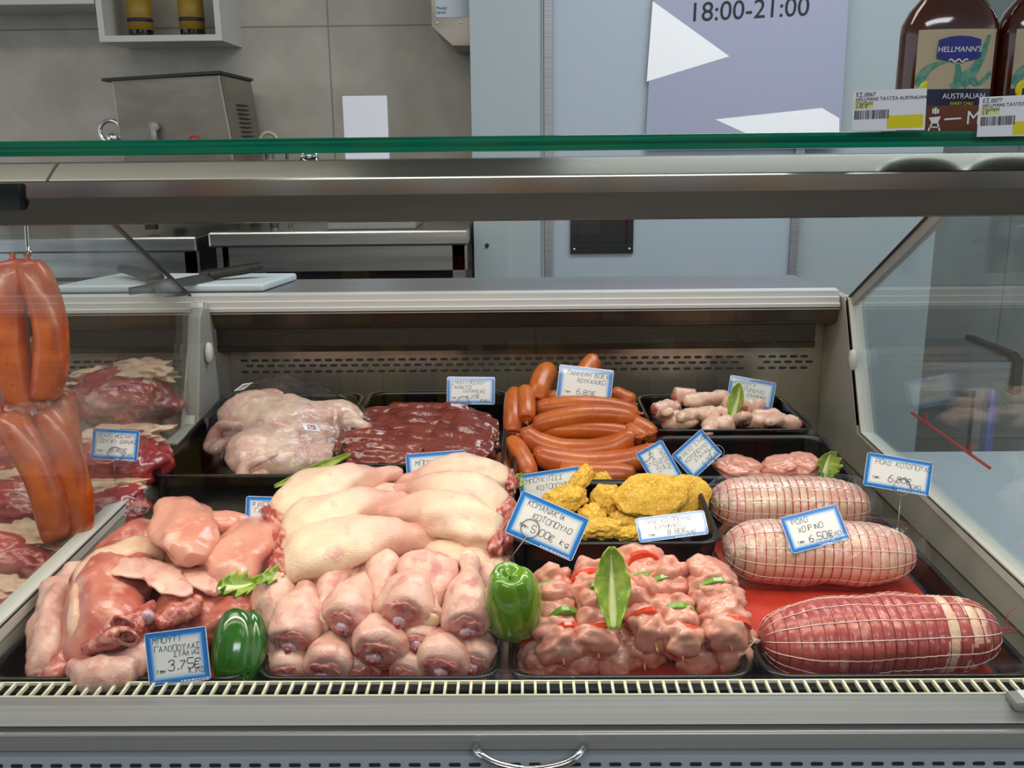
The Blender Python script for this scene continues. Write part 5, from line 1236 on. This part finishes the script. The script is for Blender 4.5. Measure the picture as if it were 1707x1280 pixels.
# hanging bunch
hg = 'long smoked sausages hanging in the left section'
HS = [((14, 432), (30, 678), .0255, .012, 'hanging sausage arching over the hook on its left side', .0), ((58, 432), (84, 668), .023, -.022, 'hanging sausage bowed outward on the right of the upper bunch', .0), ((40, 560), (46, 660), .018, .0, 'dark hanging sausage in the middle behind the others', .04),
      ((-4, 470), (2, 640), .024, .0, 'hanging sausage cut by the left edge of the photo', .03),
      ((12, 684), (104, 900), .0245, -.018, 'lower hanging sausage with the broad rounded end', -.01), ((45, 680), (95, 880), .019, -.010, 'narrow lower hanging sausage in the middle', .02), ((82, 676), (142, 898), .021, -.016, 'lower hanging sausage on the outer right', .01),
      ((100, 650), (118, 760), .019, .0, 'hanging sausage behind the lower right ones', .04)]
for i, (a, b, r, bd, lb, dy) in enumerate(HS):
    sausage(P(a[0], a[1], 1.30 + dy), P(b[0], b[1], 1.28 + dy), r, bd, 'hangsausage', lb, hg, seed=40 + i, plane='y' if False else 'z', roll=90, nm='hanging_sausage')
hk = P(34, 432, 1.30); rl_ = P(46, 405, 1.30)
o = MO('sausage_hook', tube(crom([tuple(hk + Vector((-.012, 0, .002))), tuple(hk + Vector((0, 0, -.008))), tuple(hk + Vector((.014, 0, .008))), tuple(rl_), (rl_.x + .005, 1.30, 1.345)], 24), .0028, 8), M['chrome'], label='bright steel hook carrying the hanging sausages', cat='hook')
o = MO('hanging_rail', tube([(X0 + .05, 1.30, 1.349), (XL - .01, 1.30, 1.349)], .005, 10), M['chrome'], label='steel rail for hooks under the left canopy', cat='rail')

# ------------------------------------------------------------------ liver
def Yl(py): return 1.52 + (765 - py) / 90 * .27
LV = [(695, 742, 128, 30, .020, 'broad liver lobe across the front of the tray', 0), (700, 712, 120, 26, .022, 'liver lobe in the middle of the liver tray', .0), (690, 690, 92, 16, .016, 'liver lobe at the back forming the top of the heap', .0),
      (770, 728, 62, 28, .018, 'liver lobe at the right side of the liver tray', -.01), (610, 740, 52, 24, .016, 'narrow liver lobe at the front left corner', -.01), (640, 755, 64, 14, .012, 'thin folded liver slice at the front edge', -.02)]
for i, (px, py, rx, rz, th, lb, dy) in enumerate(LV):
    Y = Yl(py) + dy; d_ = dep(px, py, Y); a = rx * d_ / F
    v, f = lump(a, rz * d_ / F / .42, th, .20, 1.8, i + 3, 5, 2.6, 2)
    v = [Vector((p.x, p.y, p.z + .0045 * math.sin(p.x * 60 + p.y * 160 + i * 2 + 2 * noise.noise(p * 30)))) for p in v]
    o = MO('liver_slice', (v, f), M['liver'], label=lb, cat='liver', group='raw liver in the back row tray')
    o.matrix_world = Matrix.Translation(P(px, py, Y) - Vector((0, 0, .004))) @ RX(8) @ RZ((-4, 3, 2, -12, 14, 6)[i])
    if i == 5: MO('fat_streak', xf(lump(.012, .003, .003, .3, 3, 2, 3), T(-.01, 0, th * 1.1)), M['fat'], o)

# ------------------------------------------------------------------ chicken wings and breasts
def wing(px, py, Y, sz, rz_, label, seed):
    d_ = dep(px, py, Y); L2 = sz * d_ / F
    o = MO('chicken_wing', loft([(-L2 * .5, 0, 0, .007, .007), (-L2 * .42, 0, 0, .016, .014), (-L2 * .25, 0, .002, .018, .016), (0, 0, .004, .014, .012), (L2 * .12, .003, .004, .012, .011)], 26, 20, .006, 44, seed, 3), M['skin'], label=label, cat='chicken wing', group='raw chicken wings in the back corner tray')
    MO('wing_flat', loft([(L2 * .04, -.004, .002, .009, .009), (L2 * .12, .012, .004, .017, .012), (L2 * .22, .034, .003, .015, .010), (L2 * .30, .052, 0, .010, .008), (L2 * .34, .06, 0, .004, .004)], 22, 16, .005, 60, seed + 1, 3), M['skin'], o)
    MO('joint_end', xf(lump(.006, .0105, .0095, .3, 3, seed, 3), T(-L2 * .5 + .002, 0, 0)), M['cut'], o, label='red joint end')
    o.matrix_world = Matrix.Translation(P(px, py, Y)) @ RX(-12) @ RZ(rz_) @ RX(seed * 50 % 60 - 30)
    return o
WG = [(1120, 682, 62, 28, 'wing pointing up at the left corner of the wings tray'), (1112, 700, 60, 200, 'rounded wing at the left front of the wings tray'), (1185, 668, 78, -4, 'longest smooth wing lying on top in the middle'), (1160, 694, 66, 172, 'wing below the top one in the middle'),
      (1210, 694, 72, -12, 'plump wing at the front right of the leaf'), (1262, 680, 60, 40, 'pinkish wing right of the leaf under the card'), (1290, 698, 64, -8, 'wing at the right end with a red joint'), (1245, 706, 60, 186, 'wing along the front rim right of the middle'),
      (1300, 708, 54, 170, 'wing touching the right front corner of its tray'), (1140, 708, 56, -4, 'wing along the front rim at the left'), (1190, 709, 56, 182, 'wing along the front rim in the middle'), (1225, 672, 50, 70, 'wing standing behind the leaf'), (1150, 662, 48, 10, 'small wing at the back left of the pile')]
for i, (px, py, sz, rt, lb) in enumerate(WG): wing(px, py, 1.68 + (715 - py) / 60 * .13, sz * 1.22, rt, lb, i + 60)
BR = [(1232, 780, 36, 20, -6, 'chicken breast at the left of its tray beside the tilted card'), (1300, 778, 32, 17, 8, 'chicken breast in the middle of its tray'), (1338, 775, 28, 20, 0, 'round chicken breast beside the curled leaf'), (1275, 795, 46, 10, 0, 'flat chicken breast piece along the front rim')]
for i, (px, py, rx, rz, rt, lb) in enumerate(BR):
    Y = 1.475 + (795 - py) / 40 * .03; d_ = dep(px, py, Y)
    o = MO('chicken_breast', lump(rx * d_ / F * 1.08, rz * d_ / F * 1.7, rz * d_ / F * .95, .20, 1.5, 80 + i * 3, 5, 2.2, 3), M['flesh'], label=lb, cat='chicken breast', group='chicken breast fillets in the right back tray')
    o.matrix_world = Matrix.Translation(P(px, py, Y)) @ RZ(rt) @ RY(-rt)

# ------------------------------------------------------------------ whole chickens
def whole_chicken(px, py, Y, sc_f, rz_, label, seed, tilt=0):
    s = sc_f
    def blob(c, r, rot=0): return xf(lump(r[0] * s, r[1] * s, r[2] * s, .08, 1.6, seed, 4), T(c[0] * s, c[1] * s, c[2] * s) @ RZ(rot))
    parts = [blob((0, 0, 0), (.105, .075, .06)), blob((-.06, 0, .012), (.06, .062, .05)), blob((.085, .05, .0), (.062, .034, .038), 18), blob((.085, -.05, .0), (.062, .034, .038), -18)]
    me = bpy.data.meshes.new('t'); vf = join(*parts); me.from_pydata([tuple(v) for v in vf[0]], [], vf[1])
    t = bpy.data.objects.new('t', me); sc.collection.objects.link(t)
    md = t.modifiers.new('r', 'REMESH'); md.mode = 'VOXEL'; md.voxel_size = .0035
    ms = t.modifiers.new('s', 'SMOOTH'); ms.iterations = 14; ms.factor = .6
    dg = bpy.context.evaluated_depsgraph_get(); me2 = bpy.data.meshes.new_from_object(t.evaluated_get(dg)); bpy.data.objects.remove(t)
    V = [v.co + v.normal * (fbm(v.co, 30, seed, 3) * .004) for v in me2.vertices]; Fc = [tuple(p.vertices) for p in me2.polygons]
    o = MO('whole_chicken', (V, Fc), M['skin'], label=label, cat='whole chicken', group='film wrapped whole chickens in the back tray')
    o.matrix_world = Matrix.Translation(P(px, py, Y)) @ RZ(rz_) @ RX(tilt)
    for sy in (-1, 1):
        MO('wing', loft([(-.05 * s, sy * .065 * s, .0, .016 * s, .014 * s), (-.075 * s, sy * .085 * s, .0, .016 * s, .015 * s), (-.10 * s, sy * .075 * s, -.005, .014 * s, .012 * s), (-.085 * s, sy * .055 * s, .02 * s, .013 * s, .012 * s), (-.045 * s, sy * .058 * s, .034 * s, .009 * s, .008 * s), (-.02 * s, sy * .055 * s, .036 * s, .004, .004)], 30, 16, .002, 60, seed), M['skin2'], o)
        MO('shank', loft([(.125 * s, sy * .055 * s, .0, .024 * s, .024 * s), (.15 * s, sy * .045 * s, .004, .014 * s, .014 * s), (.175 * s, sy * .035 * s, .006, .010 * s, .010 * s), (.188 * s, sy * .03 * s, .006, .012 * s, .011 * s), (.192 * s, sy * .03 * s, .006, .006, .006)], 22, 16, .001, 60, seed), M['skin'], o)
    fl = lump(.165 * s, .108 * s, .072 * s, .10, 2.4, seed + 5, 5, 2.4)
    fo = film(o, xf(fl, T(.02 * s, 0, .0)), seed=seed, amp=.006)
    st = MO('sticker', box(-.014, .014, -.013, .013, 0, .0006), M['paper'], o, smooth=False, label='white and red square sticker'); st.matrix_local = (T(-.075 * s, .02 * s, .066 * s) @ RY(-14)) if seed == 5 else (T(.06 * s, -.02 * s, .072 * s) @ RY(14))
    MO('sticker_print', join(box(-.007, .007, .004, .0065, .0006, .0009), box(-.007, -.0045, -.006, .004, .0006, .0009), box(.0045, .007, -.006, .004, .0006, .0009), box(-.0025, .0025, -.002, .0015, .0006, .0009), box(-.007, .007, -.008, -.006, .0006, .0009)), M['redplast'], st, smooth=False, label='red square emblem')
    return o
whole_chicken(462, 712, 1.70, 1.0, -28, 'film wrapped whole chicken at the back of the left tray, sticker at its upper left', 5, 18)
whole_chicken(470, 758, 1.60, .80, 24, 'film wrapped whole chicken at the front of the left tray, sticker on its right', 9, 14)

# ------------------------------------------------------------------ beef in the left section
bgp = 'beef and lamb cuts in the left section'
def cutm(px, py, Y, rx, ry, rz, rt, m, label, seed, amp=.22, film_=False, fatcap=True):
    o = MO('meat_cut', lump(rx, ry, rz, amp, 1.5, seed, 5, 2.3, 4), M[m], label=label, cat='meat', group=bgp)
    o.matrix_world = Matrix.Translation(P(px, py, Y)) @ RZ(rt)
    if fatcap:
        MO('fat_cap', xf(lump(rx * .86, ry * .55, rz * .30, .5, 2.4, seed + 1, 4), T(rx * .05, ry * .35, rz * .86)), M['fat'], o, label='pale fat layer')
    if film_:
        film(o, lump(rx * 1.1, ry * 1.12, rz * 1.15, .12, 2.4, seed + 2, 4), seed=seed, amp=.006)
    return o
cutm(215, 662, 1.74, .095, .085, .055, -38, 'beef', 'wrapped meat cut with broad pale fat and red ribs at the left back', 3, film_=True)
cutm(290, 690, 1.78, .045, .06, .04, -30, 'fat', 'pale wrapped lamb piece beside the bracket, mostly fat', 5, fatcap=False, film_=True)
cutm(165, 660, 1.80, .06, .05, .045, 10, 'beef', 'deep red meat cut with visible rib lines left of the fatty one', 7)
cutm(195, 775, 1.52, .085, .07, .05, 20, 'beef', 'beef round behind its price card in the left section', 9)
cutm(165, 845, 1.42, .075, .055, .032, 12, 'beef', 'dark pink beef slab with a pale rim just behind the partition', 11, film_=True)
cutm(55, 840, 1.46, .10, .06, .045, 5, 'beef', 'film wrapped beef seen behind the hanging sausages', 13, film_=True)
cutm(38, 945, 1.30, .085, .055, .050, -20, 'beef', 'bright red beef piece with pale seam at the lower left by the partition', 15)
cutm(-5, 1015, 1.17, .06, .045, .030, -30, 'beef', 'beef piece at the left edge of the photo near the air grille', 17)
cutm(60, 690, 1.72, .07, .06, .05, 10, 'beef', 'meat cut seen through the gap of the hanging sausages', 19)
cutm(40, 760, 1.58, .08, .06, .045, 0, 'beef', 'meat cut hidden behind the lower hanging sausages', 21)
